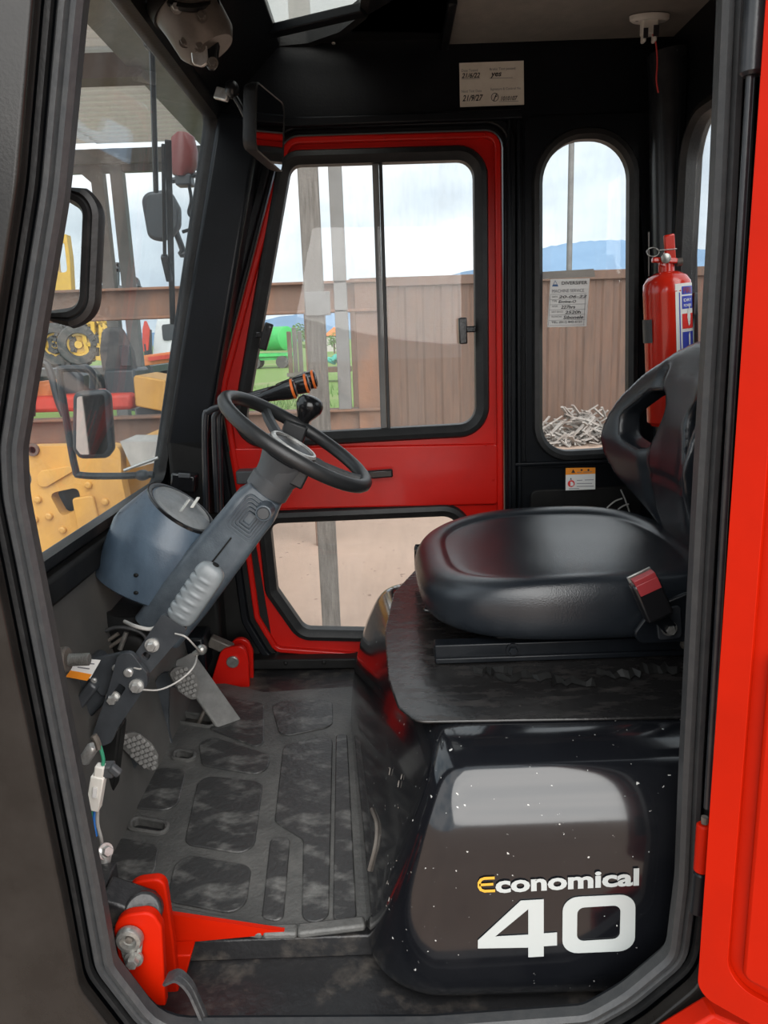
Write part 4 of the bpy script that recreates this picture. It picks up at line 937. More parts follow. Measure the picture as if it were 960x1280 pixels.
# ================================================================== THINGS ON THE WALLS AND CEILING
ex_ = thing('fire_extinguisher', 'red fire extinguisher with printed label strapped in the rear corner', 'extinguisher', A(838, 527, 1.86))
EY = 1.86
e0 = A(838, 530, EY); e1 = A(833, 340, EY); ea = (e1-e0); eh = ea.length; ea.normalize(); er = (A(863, 400, EY)-A(806, 400, EY)).length/2
b = MB(); b.lathe(e0, ea, [(0, er*.85), (.01, er), (eh*.86, er), (eh*.87, er*1.015), (eh*.885, er), (eh*.93, er*.98), (eh*.97, er*.82), (eh, er*.45)], 32); b.build('cylinder', 'ext_red', ex_)
b = MB(); b.cyl(e1-ea*.01, e1+ea*.022, .018, 18); b.cyl(e1+ea*.018, e1+ea*.03, .014, 18); b.build('valve', 'ext_red', ex_)
b = MB(); b.bar(A(838, 325, EY-.01), A(836, 293, EY-.02), .024, .010, (0, 1, 0)); b.bar(A(828, 334, EY-.01), A(836, 316, EY-.01), .02, .012, (0, 1, 0)); b.build('squeeze_handle', 'ext_red', ex_, bevel=.003)
b = MB(); b.bar(A(815, 325, EY-.015), A(846, 326, EY-.015), .012, .016, (0, 1, 0)); b.build('carry_handle', 'ext_red', ex_, bevel=.003)
b = MB(); b.lathe(A(832, 323, EY-.028), (0, -1, 0), [(0, .011), (.004, .011), (.006, .006), (.006, 0)], 18); b.build('gauge', 'steel_zinc', ex_)
b = MB(); b.cyl(A(846, 328, EY-.01), A(853, 327, EY-.012), .009, 14); b.build('outlet', 'motor_grey', ex_)
rc = A(816, 315, EY-.02); b = MB(); b.tube([rc+Vector((math.cos(2*PI*j/20)*.014, .004*math.sin(2*PI*j/20), math.sin(2*PI*j/20)*.010)) for j in range(20)], .0013, 6, closed=True)
b.cyl(A(824, 313, EY-.02), A(846, 311, EY-.02), .0013, 6); b.build('pull_ring', 'steel_zinc', ex_)
yd = Vector((0, 1, 0)); exr = yd.cross(ea).normalized(); eyr = ea.cross(exr)
if eyr.y > 0: eyr = -eyr
if exr.x < 0: exr = -exr
def ep_(a_, h, d=.0008): return e0+ea*h+(exr*math.sin(a_)+eyr*math.cos(a_))*(er+d)
def wrap(a0, a1, h0, h1, d):
    m_ = MB(); n_ = 8; m_.add([ep_(a0+(a1-a0)*i/n_, h, d) for h in (h0, h1) for i in range(n_+1)], [(i, i+1, n_+2+i, n_+1+i) for i in range(n_)]); return m_
L0, L1 = -.02, 1.1
lbx = wrap(L0, L1, .05, eh*.915, .0006).build('label', 'white_paper', ex_, label='white paper label with blue and red squares')
for h0, h1, m_, nm_ in ((.845, .895, 'label_blue', 'blue_square'), (.755, .835, 'label_blue', 'blue_square'), (.63, .725, 'label_red', 'red_square'), (.505, .61, 'label_blue', 'blue_square'), (.36, .48, 'label_blue', 'blue_square')):
    wrap(L0+.28, L1-.06, eh*h0, eh*h1, .0012).build(nm_, m_, lbx)
bl = MB()
for a0, h0 in ((L0+.15, .15),): bl = wrap(a0, a0+.05, eh*.15, eh*.86, .0011); bl.v += []
bl.build('blue_line', 'label_blue', lbx)
for s_, h0, hh, mm_ in (('FIRE', .853, .034, 'buckle_red'), ('DRY', .80, .018, 'white_paper'), ('POWDER', .767, .017, 'white_paper')):
    t_ = txt(s_, (0, 0, 0), (1, 0, 0), (0, 1, 0), .52, eh*hh, bold=.02); m_ = MB()
    m_.add([ep_(L0+.36+v.x, eh*h0+v.y, .0018) for v in t_.v], t_.f); m_.build('lettering', mm_, lbx)
fl = [(0, 0), (.10, .004), (.15, .02), (.12, .035), (.06, .05), (.03, .03), (-.04, .038), (-.08, .02)]
m_ = MB(); m_.add([ep_(L0+.62+a_, eh*.645+q, .0018) for a_, q in fl], [tuple(range(8))]); m_.build('flame_mark', 'white_paper', lbx)
m_ = MB(); m_.add([ep_(L0+.66+a_, eh*.525+q, .0018) for a_, q in ((-.05, 0), (.06, 0), (.06, .022), (.02, .03), (-.05, .022))], [(0, 1, 2, 3, 4)]); m_.build('bottle_mark', 'white_paper', lbx)
m_ = wrap(-1.75, -1.0, eh*.56, eh*.71, .003); m_.build('strap_clip', 'hub_grey', ex_, bevel=.001)
m_ = MB(); m_.box(A(866, 380, EY), (.008, .03, .05)); m_.box(A(838, 385, EY+er+.012), (.06, .02, .1)); m_.build('wall_bracket', 'hub_grey', ex_, bevel=.002)
b = MB(); b.cyl(A(811, 290, EY+.04), A(811, 345, EY+.03), .0015, 6); b.build('wire', 'motor_grey', ex_)

card = thing('test_card', 'cream handwritten test date card on the black header above the red door', 'card', A(614, 134, FY-.006))
cp = P2([(574, 79), (654.5, 76), (655, 131), (575, 134)], FY-.004)
b = MB(); b.plate(cp, [], mY(FY-.004), .0012); b.build('paper', 'card_paper', card)
CY = FY-.0055; rr_ = (A(655, 76, CY)-A(574, 79, CY)).normalized(); ur_ = Vector((-rr_.z, 0, rr_.x))
for s_, x, y, w, h, sh, bo, mt2 in (('Date Tested', 577, 90, 20, 3.2, 0, 0, 'ink_grey'), ('Brake Test passed', 612, 89, 32, 4, 0, 0, 'ink_grey'), ('21/6/22', 577, 98, 23, 6.5, .3, .02, 'ink'), ('yes', 613, 98, 14, 7, .25, .02, 'ink'), ('Next Test Date', 577, 116, 25, 3.2, 0, 0, 'ink_grey'), ('Signature & Control No', 613, 114, 38, 4, 0, 0, 'ink_grey'), ('21/9/27', 578, 127, 26, 8, .3, .02, 'ink'), ('1010107', 626, 126, 21, 5.5, .3, .02, 'ink')):
    P0 = A(x, y, CY); txt(s_, P0, rr_, ur_, (A(x+w, y, CY)-P0).length, (A(x, y-h, CY)-P0).length, sh, bo).build('handwriting' if mt2 == 'ink' else 'printed_line', mt2, card)
for x0, x1, y in ((577, 600, 99), (612, 641, 98), (624, 648, 127)):
    b = MB(); b.bar(A(x0, y, CY-.0003), A(x1, y-(x1-x0)*.03, CY-.0003), .0008, .0004, (0, 1, 0)); b.build('rule', 'ink_grey', card)
sc_ = A(618.5, 121.5, CY-.0003); b = MB(); b.tube([sc_+rr_*math.cos(a_)*.0085+ur_*math.sin(a_)*.009 for a_ in [2*PI*j/20 for j in range(20)]], .0007, 5, closed=True)
b.bar(sc_-rr_*.003-ur_*.008, sc_+rr_*.004+ur_*.007, .0022, .0005, (0, 1, 0)); b.bar(sc_+rr_*.0-ur_*.0, sc_+rr_*.006+ur_*.003, .0018, .0005, (0, 1, 0)); b.build('signature', 'ink', card)

sv = thing('service_sticker', 'white machine service sticker on the tall side window', 'sticker', A(708, 410, FY+.012))
VY = FY+.014
sp_ = P2([(688, 349), (737, 348), (733, 408), (684, 409)], VY); b = MB(); b.plate(sp_, [], mY(VY), .001); b.build('paper', 'white_paper', sv)
b = MB(); b.plate(P2([(676, 340), (742, 336), (744, 346), (676, 349)], VY), [], mY(VY), .0008); b.build('tape', 'light_panel', sv)
VY -= .0016; rr_ = (A(737, 347, VY)-A(688, 348.3, VY)).normalized(); ur_ = Vector((-rr_.z, 0, rr_.x))
for s_, x, y, w, h, sh, bo, mt2 in (('DIVERSIFER', 702, 356, 32, 4.2, 0, .01, 'ink'), ('MACHINE SERVICE', 690, 366, 40, 4.2, 0, 0, 'ink_grey'), ('DATE', 690, 372, 7, 2, 0, 0, 'ink'), ('20-06-22', 698, 373, 35, 3.6, .2, .02, 'ink'), ('TYPE', 690, 377.5, 6, 2, 0, 0, 'ink'), ('Engine-O', 698, 380, 22, 4.6, .2, .02, 'ink'), ('HOURS', 690, 384, 7, 2, 0, 0, 'ink'), ('227hrs', 701, 386, 18, 4.2, .2, .02, 'ink'), ('NEXT SERVICE', 689.5, 391, 14, 2, 0, 0, 'ink'), ('2520h', 706, 392.5, 20, 4, .2, .02, 'ink'), ('TECHNICIAN', 689, 397, 13, 2, 0, 0, 'ink'), ('Sibonele', 704, 399, 25, 4.4, .2, .02, 'ink'), ('TEL: (011) 842-6121', 689, 405, 38, 3.4, 0, .02, 'ink')):
    P0 = A(x, y, VY); txt(s_, P0, rr_, ur_, (A(x+w, y, VY)-P0).length, (A(x, y-h, VY)-P0).length, sh, bo).build('handwriting' if sh else 'printed_line', mt2, sv)
for y in (368, 374.5, 381, 387.5, 394, 400.5, 407):
    b = MB(); b.bar(A(688-(y-368)*.05, y, VY), A(733-(y-368)*.05, y-1.2, VY), .0007, .0004, (0, 1, 0)); b.build('rule', 'ink_grey', sv)
b = MB()
for x in (688, 732): b.bar(A(x, 368, VY), A(x-2.5, 407, VY), .0007, .0004, (0, 1, 0))
b.build('frame_line', 'ink_grey', sv)
def tri(pts, Y, mt2, nm_, par):
    m_ = MB(); m_.plate(P2(pts, Y), [], mY(Y), .0005); return m_.build(nm_, mt2, par)
tri([(690, 358), (694, 350.5), (698, 358)], VY, 'ink_blue', 'triangle_mark', sv); tri([(692, 355.5), (694, 351.5), (696, 355.5)], VY-.0006, 'white_paper', 'triangle_mark', sv)

dc = thing('warning_decal', 'orange and white warning decal under the tall side window', 'decal', A(726, 613, FY-.0175))
DY = FY-.0175
b = MB(); b.plate(P2([(707, 585), (744, 584.5), (744, 611.5), (707, 613)], DY), [], mY(DY), .0008); b.build('paper', 'white_paper', dc)
DY -= .001; tri([(707, 585), (744, 584.5), (744, 592), (707, 593.5)], DY, 'label_orange', 'orange_header', dc)
DY -= .0008; tri([(714, 591), (716.5, 586.5), (719, 591)], DY, 'ink', 'warning_triangle', dc)
b = MB(); b.lathe(A(714, 604.5, DY), (0, -1, 0), [(0, .0095), (.0006, .0095)], 20); b.build('red_dot', 'label_red', dc)
tri([(713, 607.5), (713, 602), (715, 602), (717, 604), (716.5, 607)], DY-.001, 'white_paper', 'hand_mark', dc)
tri([(712.5, 599.5), (713.6, 597), (714.8, 599.5)], DY, 'ink', 'warning_triangle', dc)
for x0, x1, y in ((721, 727, 590.5), (729, 740, 590), (721, 728, 600.5), (731, 742, 600), (721, 740, 604.5), (721, 742, 608), (711, 724, 611)):
    b = MB(); b.bar(A(x0, y, DY), A(x1, y-.3, DY), .0016, .0004, (0, 1, 0)); b.build('print_line', 'ink_grey', dc)
for x in (727, 735.5):
    b = MB(); b.lathe(A(x, 587.5, DY), (0, -1, 0), [(0, .0028), (.0005, .0028)], 12); b.build('header_mark', 'ink', dc)
for x, y in ((749, 590), (749.5, 599), (757, 605)):
    pass
cw = thing('seat_wiring', 'thin white wires looping behind the seat base', 'wiring', A(770, 650, 2.034))
for q in ([(752, 645), (758, 636), (768, 627), (778, 623)], [(765, 650), (770, 640), (778, 633), (786, 630)], [(776, 612), (782, 626), (790, 650), (792, 660)]):
    b = MB(); b.tube(smooth_path([A(x, y, 2.034) for x, y in q]), .0022, 6); b.build('wire', 'cable_white', cw)
cl_ = thing('cable_bundle', 'crumpled dark cable bundle at the foot of the far wall behind the seat', 'cable', A(715, 650, 2.02))
b = MB()
for k in range(6):
    random.seed(k); b.tube(smooth_path([A(698+k*2, 654, 2.03), A(706+random.uniform(0, 6), 645-random.uniform(0, 4), 2.02), A(716+random.uniform(0, 5), 641+random.uniform(-3, 3), 2.015), A(724+random.uniform(0, 3), 646, 2.02), A(730, 660, 2.03)]), .005, 7)
b.build('cable', 'hub_grey', cl_)
se = thing('ceiling_sensor', 'small white ceiling bracket with dangling red wire on the headliner', 'bracket', AZ(812, 15, CZ-.014))
c0 = AZ(812, 21, CZ-.016)
b = MB(); b.rings([[c0+Vector((math.cos(2*PI*j/28)*.045*sc, math.sin(2*PI*j/28)*.02*sc, z)) for j in range(28)] for z, sc in ((.002, 1), (-.006, .98), (-.010, .85))]); b.build('base', 'white_plastic', se, ang=40)
b = MB(); b.box(c0+Vector((0, 0, -.022)), (.036, .022, .03)); b.box(c0+Vector((-.012, 0, -.042)), (.008, .02, .02)); b.box(c0+Vector((.012, 0, -.042)), (.008, .02, .02)); b.build('socket', 'white_plastic', se, bevel=.003)
b = MB(); b.box(c0+Vector((-.011, -.012, -.036)), (.010, .003, .02)); b.box(c0+Vector((.012, -.012, -.032)), (.012, .003, .022)); b.build('contact', 'ink', se)
b = MB(); b.ell(c0+Vector((-.03, -.006, -.007)), (.006, .005, .004), 12, 6); b.build('screw', 'steel_zinc', se)
yq = c0.y-.005
b = MB(); b.tube(smooth_path([A(815, 40, yq), A(820, 55, yq), A(821.5, 80, yq), A(820.5, 100, yq), A(823, 116, yq)]), .0018, 6); b.build('wire', 'wire_red', se)

mi = thing('cab_mirror', 'black framed interior mirror on a thin arm above the far door', 'mirror', A(335, 215, 1.72))
MY = 1.72
mo_ = [A(322, 100, MY-.05), A(352, 131, MY+.02), A(354, 160, MY+.02), A(350, 217, MY+.02), A(316, 186, MY-.05), A(312, 160, MY-.05), A(313, 112, MY-.05)]
mo_ = [A(318, 100, MY-.11), A(353, 130, MY+.10), A(351, 217, MY+.10), A(314, 186, MY-.11)]
o_ = (mo_[0]+mo_[2])/2; ux = ((mo_[1]-mo_[0])+(mo_[2]-mo_[3])).normalized(); vz = (mo_[1]-mo_[2]); vz = (vz-ux*vz.dot(ux)).normalized(); nn_ = ux.cross(vz); 
if nn_.dot(CAM-o_) < 0: nn_ = -nn_
pl = [((p-o_).dot(ux), (p-o_).dot(vz)) for p in mo_]; mm = lambda a, q, h: o_+ux*a+vz*q+nn_*h
pr_ = rounded(pl, .02, 6)
b = MB(); b.rings([[mm(p.x*s_, p.y*s_, h) for p in pr_] for s_, h in ((.7, -.03), (.95, -.022), (1, -.008), (1, .004), (.97, .006), (.95, .003))]); b.build('housing', 'rubber_dark', mi, ang=40)
b = MB(); b.plate([(p.x*.95, p.y*.95) for p in pr_], [], lambda a, q, h: mm(a, q, h+.0035), .0006); b.build('mirror_glass', 'mirror_silver', mi)
b = MB(); b.tube(smooth_path([A(288, 112, MY), A(300, 132, MY), A(312, 155, MY), o_-nn_*.025]), .006, 10); b.build('arm', 'black_paint', mi)
b = MB(); b.ell(A(290, 112, MY), (.015, .015, .018), 12, 8); b.build('ball_joint', 'black_paint', mi)
b = MB(); b.bar(A(270, 116, MY+.02), A(286, 120, MY), .024, .01, (0, 1, 0)); b.build('mount', 'steel_pale', mi, bevel=.003)

wm = thing('wiper_motor', 'grey-brown wiper motor with bracket hanging above the windscreen', 'motor', A(240, 60, 1.40))
QY = 1.40
b = MB(); b.lathe(A(215, -22, QY), A(252, 42, QY)-A(215, -22, QY), [(0, .048), (.015, .055), (.04, .055), (.06, .052), (.10, .050), (.115, .040), (.118, .015)], 28); b.build('motor_can', 'motor_grey', wm)
b = MB(); b.lathe(A(222, -8, QY), A(252, 42, QY)-A(215, -22, QY), [(0, .058), (.022, .058), (.022, .05)], 28); b.build('motor_cap', 'black_dull', wm)
p = [(A(x, y, QY-.03).x, A(x, y, QY-.03).z) for x, y in ((236, 44), (257, 40), (260, 78), (253, 84), (240, 80))]
b = MB(); b.plate(rounded(p, .008), [], mY(QY-.03), -.006); b.build('bracket', 'steel_pale', wm, bevel=.002)
p = [(A(x, y, QY-.02).x, A(x, y, QY-.02).z) for x, y in ((256, 20), (273, -20), (276, 30), (268, 84), (256, 84))]
b = MB(); b.plate(rounded(p, .008), [], mY(QY-.02), -.02); b.build('side_arm', 'black_satin', wm, bevel=.003)
for x, y, m_ in ((221, 10, 'steel_pale'), (253, 21, 'motor_grey'), (250, 58, 'motor_grey'), (266, 79, 'motor_grey'), (231, 53, 'motor_grey')):
    b = MB(); b.hexbolt(A(x, y, QY-.055 if y < 30 else QY-.034), (0, -1, 0), .006, .008); b.build('bolt', m_, wm)
b = MB(); b.tube(smooth_path([A(195, -10, QY), A(215, 5, QY-.05), A(240, 10, QY-.06), A(262, 5, QY-.03)]), .006, 8); b.build('cable', 'black_dull', wm)

# small rubber-framed pane behind the near front pillar
qf = thing('quarter_pane', 'small black rubber-framed pane just behind the left door pillar', 'window', A(90, 412, .955))
QP = rounded(P2([(0, 172), (128, 250), (121, 404), (-10, 424)], .945), [.01, .032, .038, .01], 8)
QI = offset(QP, -.022)
b = MB(); b.sweep(QI, [(0, 0), (.005, .012), (.011, .013), (.013, .010), (.016, .013), (.022, .010), (.024, 0), (.022, -.012), (0, -.012)], mY(.945)); b.build('rubber_frame', 'rubber_dark', qf)
b = MB(); b.plate(offset(QI, .003), [], mY(.947), -.003); b.build('pane', 'clear_glass', qf)

# ================================================================== OUTSIDE: ON THE MACHINE ITSELF
fr = thing('wiper', 'long black windscreen wiper hanging outside the dusty windscreen', 'wiper', WS(215, 400, .05))
b = MB(); b.tube([WS(189, 30, .08), WS(192, 130, .08), WS(195, 240, .08)], .006, 8); b.build('arm', 'black_paint', fr)
b = MB(); b.bar(WS(210, 175, .05), WS(216, 405, .05), .007, .014, (1, 0, 0)); b.bar(WS(204, 180, .06), WS(206, 330, .06), .008, .008, (1, 0, 0)); b.build('blade', 'rubber_dark', fr, bevel=.002)
b = MB(); b.bar(WS(205, 320, .06), WS(212, 350, .05), .014, .014, (1, 0, 0)); b.build('clip', 'black_paint', fr)
b = MB(); b.box(WS(189, 40, .08), (.03, .03, .06)); b.build('pivot', 'black_paint', fr, bevel=.004)
tl = thing('indicator_lamp', 'red indicator lamp with trailing cable outside the windscreen', 'lamp', A(228, 225, 2.35))
LY = 2.35
b = MB(); rs = []
for y_, w_ in ((168, 8), (172, 13), (190, 17), (208, 16), (218, 12), (222, 6)):
    c = A(229, y_, LY); rs.append([c+Vector((math.cos(2*PI*j/20)*w_*.00245, math.sin(2*PI*j/20)*.035, 0)) for j in range(20)])
b.rings(rs); b.build('lens', 'lamp_red', tl)
b = MB(); b.box(A(231, 226, LY), (.045, .05, .03)); b.build('base', 'dark_far', tl, bevel=.004)
b = MB(); b.tube([A(215, 226, LY), A(240, 219, LY), A(258, 219, LY)], .008, 8); b.tube([A(258, 219, LY), A(266, 225, LY), A(262, 260, LY), A(260, 300, LY), A(285, 310, 2.10)], .008, 8); b.build('bracket', 'black_paint', tl)
b = MB(); b.tube(smooth_path([A(236, 230, LY), A(239, 250, LY), A(236, 266, LY), A(243, 273, LY), A(252, 272, LY), A(243, 284, LY), A(228, 290, LY)]), .005, 8); b.build('cable', 'black_paint', tl)
m1_ = thing('front_mirror', 'black backed wing mirror beyond the hanging wiper', 'mirror', A(205, 300, 2.3))
p = rounded([(A(x, y, 2.3).x, A(x, y, 2.3).z) for x, y in ((178, 243), (215, 238), (228, 262), (228, 285), (218, 298), (205, 303), (188, 300))], .03, 5)
b = MB(); b.plate(p, [], mY(2.3), .03); b.build('housing', 'dark_far', m1_, bevel=.01, seg=3)
b = MB(); b.tube(smooth_path([A(220, 290, 2.32), A(228, 312, 2.32), A(228, 318, 2.32), A(262, 312, 2.32)]), .009, 8); b.build('arm', 'black_paint', m1_)
m2_ = thing('wing_mirror', 'rounded wing mirror in a bent tube hoop low outside the windscreen', 'mirror', A(120, 570, 1.95))
ZY = 1.95
b = MB(); b.tube(smooth_path([A(192, 593, ZY), A(150, 595, ZY), A(102, 594, ZY), A(94, 585, ZY), A(84, 530, ZY), A(75, 470, ZY), A(80, 461, ZY), A(110, 462, ZY), A(116, 470, ZY), A(116, 486, ZY)], 5), .009, 10); b.build('hoop', 'dark_far', m2_)
p = rounded([(A(x, y, ZY).x, A(x, y, ZY).z) for x, y in ((96, 489), (141, 485), (146, 560), (138, 571), (104, 572), (95, 560))], .02, 5)
b = MB(); b.plate(p, [], mY(ZY+.0), .03); b.build('housing', 'dark_far', m2_, bevel=.010, seg=3)
b = MB(); b.plate(offset(p, -.012), [], mY(ZY-.0302), .001); b.build('mirror_glass', 'mirror_silver', m2_)
b = MB(); b.ell(A(178, 594, ZY), (.02, .02, .014), 12, 8); b.build('clamp', 'dark_far', m2_)
b = MB(); b.tube([A(155, 588, ZY), A(198, 572, ZY)], .004, 8); b.build('stay', 'steel_pale', m2_)
# seen through the rear window
rl = thing('round_lamp', 'round black work lamp outside the rear window slice', 'lamp', A(884, 330, 1.98))
b = MB(); b.ell(Vector((.87, 1.72, 1.075)), (.05, .06, .055), 20, 12); b.build('housing', 'black_satin', rl)
b = MB(); b.box((.87, 1.72, .995), (.04, .05, .05)); b.build('foot', 'black_satin', rl, bevel=.004)
rp = thing('rear_cover', 'pale grey machine cover outside the rear window under the round lamp', 'cover', (1.0, 1.5, .6))
b = MB(); b.box((1.06, 1.50, .53), (.5, .9, .88)); b.build('panel', 'light_panel', rp, bevel=.01)

# ================================================================== OUTSIDE: THE YARD
GZ = -.8
def gnd(x, Y): return Vector((A(x, 500, Y).x, Y, GZ))
def pbox(m_, x0, y0, x1, y1, Y, d):           # box whose front face covers that region at distance Y
    a, c = A(x0, y0, Y), A(x1, y1, Y); xm_, zm_ = (a.x+c.x)/2, (a.z+c.z)/2
    m_.box((xm_, Y+d/2, zm_), (abs(c.x-a.x), d, abs(c.z-a.z))); return m_
# long two-rail rack
rk = thing('steel_rack', 'long rusty two-rail steel rack lying across the yard at eye level', 'rack', (-2.2, 6, GZ))
zt0, zt1 = A(400, 391, 6).z, A(400, 351, 6).z; zb0, zb1 = A(430, 545, 6).z, A(430, 512, 6).z
xr = A(476, 370, 6).x; xl = -5.2
for z0, z1 in ((zt0, zt1), (zb0, zb1)):
    b = MB(); b.box(((xl+xr)/2, 6.1, (z0+z1)/2), (xr-xl, .02, z1-z0)); 
    for zz in (z0+.01, z1-.01): b.box(((xl+xr)/2, 6.1, zz), (xr-xl, .16, .02))
    b.build('rail', 'beam_rust', rk, bevel=.004)
for xx in (xl+.3, A(398, 600, 6.2).x): 
    b = MB(); b.box((xx, 6.24, (GZ+zt1)/2), (.09, .10, zt1-GZ)); b.build('upright', 'beam_rust', rk, bevel=.004)
b = MB(); b.box((xr-.10, 6.1, (zb0+zt1)/2-.0), (.20, .1, zt1-zb0)); b.build('end_plate', 'beam_rust', rk, bevel=.004)
b = MB(); b.box((A(429, 450, 6).x, 6.05, (zb1+zt1)/2+.5), (.10, .06, zt1-zb1+1.0)); b.build('second_upright', 'post_white', rk, bevel=.004, label='grey upright standing on the lower rail')
ps = thing('timber_post', 'weathered grey timber post standing just outside the red door', 'post', gnd(408, 4.2))
pc = A(391, 240, 4.2); pf = A(407, 720, 4.2); pxm = (pc.x+pf.x)/2
b = MB(); b.box((pxm, 4.2, 1.0), (.10, .10, 3.6)); b.build('beam', 'wood_grey', ps, bevel=.006)
b = MB(); b.box((pxm+.02, 4.14, A(400, 385, 4.2).z+.02), (.13, .02, .12)); b.build('nailed_cleat', 'post_white', ps, bevel=.003)
b = MB(); b.box((pxm, 4.2, GZ+.01), (.16, .16, .02)); b.build('foot_plate', 'wood_grey', ps)
# rust brown container with its corrugated side
CYY = 12.4
ct = thing('shipping_container', 'large rust brown steel container beyond the red door and side window', 'container', (3, CYY, GZ))
x0 = A(440, 430, CYY).x; x1 = x0+7.2; zt = A(560, 345, CYY).z
b = MB(); pts = []; x = x0+.1; k = 0
while x < x1-.1:
    for dx_, dd in ((0, 0), (.07, .0), (.105, .022), (.175, .022), (.21, 0)): pts.append((x+dx_, CYY+dd))
    x += .28
n_ = len(pts); b.add([Vector((p[0], p[1], z)) for z in (GZ+.15, zt-.1) for p in pts], [(i, i+1, n_+i+1, n_+i) for i in range(n_-1)]); b.build('corrugated_side', 'rust_brown', ct, ang=15)
for z in (GZ+.08, zt-.06):
    b = MB(); b.box(((x0+x1)/2, CYY, z), (x1-x0, .12, .14)); b.build('rail', 'rust_brown', ct, bevel=.01)
for xx in (x0+.07, x1-.07):
    b = MB(); b.box((xx, CYY, (GZ+zt)/2), (.16, .16, zt-GZ)); b.build('corner_post', 'rust_brown', ct, bevel=.01)
b = MB(); b.box(((x0+x1)/2, CYY+1.25, (GZ+zt)/2), (x1-x0-.02, 2.3, zt-GZ-.02)); b.build('shell', 'rust_brown', ct, bevel=.02)
lp = thing('light_pole', 'thin grey pole rising behind the brown container in the side window', 'pole', gnd(705, 15.5))
q0 = A(715, 150, 15.5); b = MB(); b.cyl((q0.x, 15.5, GZ), (q0.x, 15.5, 8.0), .055, 12); b.build('shaft', 'post_white', lp)
b = MB(); b.box((q0.x, 15.5, 7.9), (.4, .15, .12)); b.build('lamp_head', 'post_white', lp, bevel=.02)
# scrap heap
random.seed(3); b = MB(); hc = gnd(728, 11.6)
for k in range(420):
    r_ = random.random()**.6*1.1; a_ = random.uniform(0, 2*PI); h = max(0, .62*(1-r_/1.2))*random.random()
    R_ = Matrix.Rotation(random.uniform(0, PI), 3, 'Z') @ Matrix.Rotation(random.uniform(-.8, .8), 3, 'Y')
    b.box(hc+Vector((r_*math.cos(a_), r_*math.sin(a_)*.4, h+.03)), (random.uniform(.08, .4), random.uniform(.02, .06), .02), R_)
o = b.build('scrap_heap', 'scrap', None, ang=20); o['kind'] = 'stuff'; o['label'] = 'heap of pale splintered scrap in front of the brown container'; o['category'] = 'scrap'
# grass
random.seed(5); b = MB()
for cx_, cy2, n_, sp_ in ((-1.9, 12.5, 500, .7), (-1.75, 14.5, 500, .9), (-1.15, 11.2, 400, .45), (-3.2, 18, 500, 1.6), (-3.0, 22, 500, 2.5)):
    for k in range(n_):
        q = Vector((cx_+max(-1.2, min(1.2, random.gauss(0, .5)))*sp_, min(cy2+random.gauss(0, sp_), 12.0 if cx_ > -1.0 and cy2 < 14 else 99), GZ)); h = random.uniform(.08, .3); a_ = random.uniform(0, PI); w_ = Vector((math.cos(a_), math.sin(a_), 0))*.015; tp = Vector((random.uniform(-.08, .08), random.uniform(-.08, .08), h))
        b.add([q-w_, q+w_, q+tp], [(0, 1, 2)])
o = b.build('grass_tufts', 'leaf', None); o['kind'] = 'stuff'; o['label'] = 'green grass tufts growing in the dirt beyond the timber post'; o['category'] = 'grass'
# distant tank, pallets, tree, heap
tk = thing('tank_trailer', 'bright green tank trailer standing far off in the grass', 'trailer', gnd(350, 45))
a = A(359, 424, 45); b = MB(); b.lathe(Vector((a.x, 45.2, a.z+.05)), (-.75, .66, 0), [(0, .1), (.02, .62), (.06, .68), (3.6, .68), (3.7, .5)], 28); b.build('tank', 'green_far', tk)
b = MB(); b.box((a.x-1.2, 46, a.z-.85), (3, 1.6, .18)); b.box((a.x-1.2, 46, a.z-1.05), (2.6, 1.2, .2)); b.build('chassis', 'green_far', tk)
b = MB()
for dx_ in (-2.0, -.4): b.cyl((a.x+dx_, 45.1, GZ+.35), (a.x+dx_, 46.9, GZ+.35), .35, 20)
b.build('wheel', 'tyre', tk)
b = MB(); b.box((a.x-2.2, 46.3, a.z+.5), (1.0, 1.0, 1.0)); b.build('white_hood', 'white_far', tk, bevel=.3, seg=4)
for k in range(3):
    t = thing('timber_stake', ('brown stake beside the green tank', 'tallest pale stake left of the timber post', 'grey stake close to the timber post')[k], 'stake', gnd(366+k*6, 26))
    b = MB(); p_ = gnd(366+k*6.5, 26+k*.4); b.box(p_+Vector((0, 0, .95)), (.14, .14, 1.9+.25*(k == 1))); b.build('shaft', 'bark' if k == 0 else 'wood_grey', t, bevel=.02)
    b = MB(); b.box(p_+Vector((.02, -.09, .5)), (.3, .05, .12)); b.build('cross_piece', 'wood_grey', t)
def leafy(name, label, base, h, r_, n_, tr=.08, seed=1, group=None):
    random.seed(seed); t = thing(name, label, 'tree', base, group); c = Vector(base)+Vector((0, 0, h-r_))
    m_ = MB(); m_.cyl(base, c, tr, 8); m_.build('trunk', 'bark', t)
    m_ = MB()
    for k in range(n_):
        d_ = Vector((random.gauss(0, 1), random.gauss(0, 1), random.gauss(0, 1))).normalized()*r_*random.random()**.4; d_.z *= .8
        q = c+d_*(1+.25*math.sin(d_.x*4/r_)); x_, y_, _ = frame((random.uniform(-1, 1), random.uniform(-1, 1), random.uniform(-1, 1))); s_ = r_*.11
        m_.add([q-x_*s_, q+y_*s_*.5, q+x_*s_, q-y_*s_*.5], [(0, 1, 2, 3)])
    o = m_.build('crown', 'leaf', t); return t
leafy('tree', 'small dark green tree far off left of the timber post', gnd(374, 60), 2.9, 1.1, 500)
leafy('shrub', 'low green bush on the skyline right of the timber post', gnd(421, 80), 2.4, 1.1, 300, seed=4)
th = thing('net_pile', 'teal netting pile on a timber deck behind the grey upright', 'pile', gnd(416, 30))
random.seed(9); b = MB(); c = A(416, 450, 30)
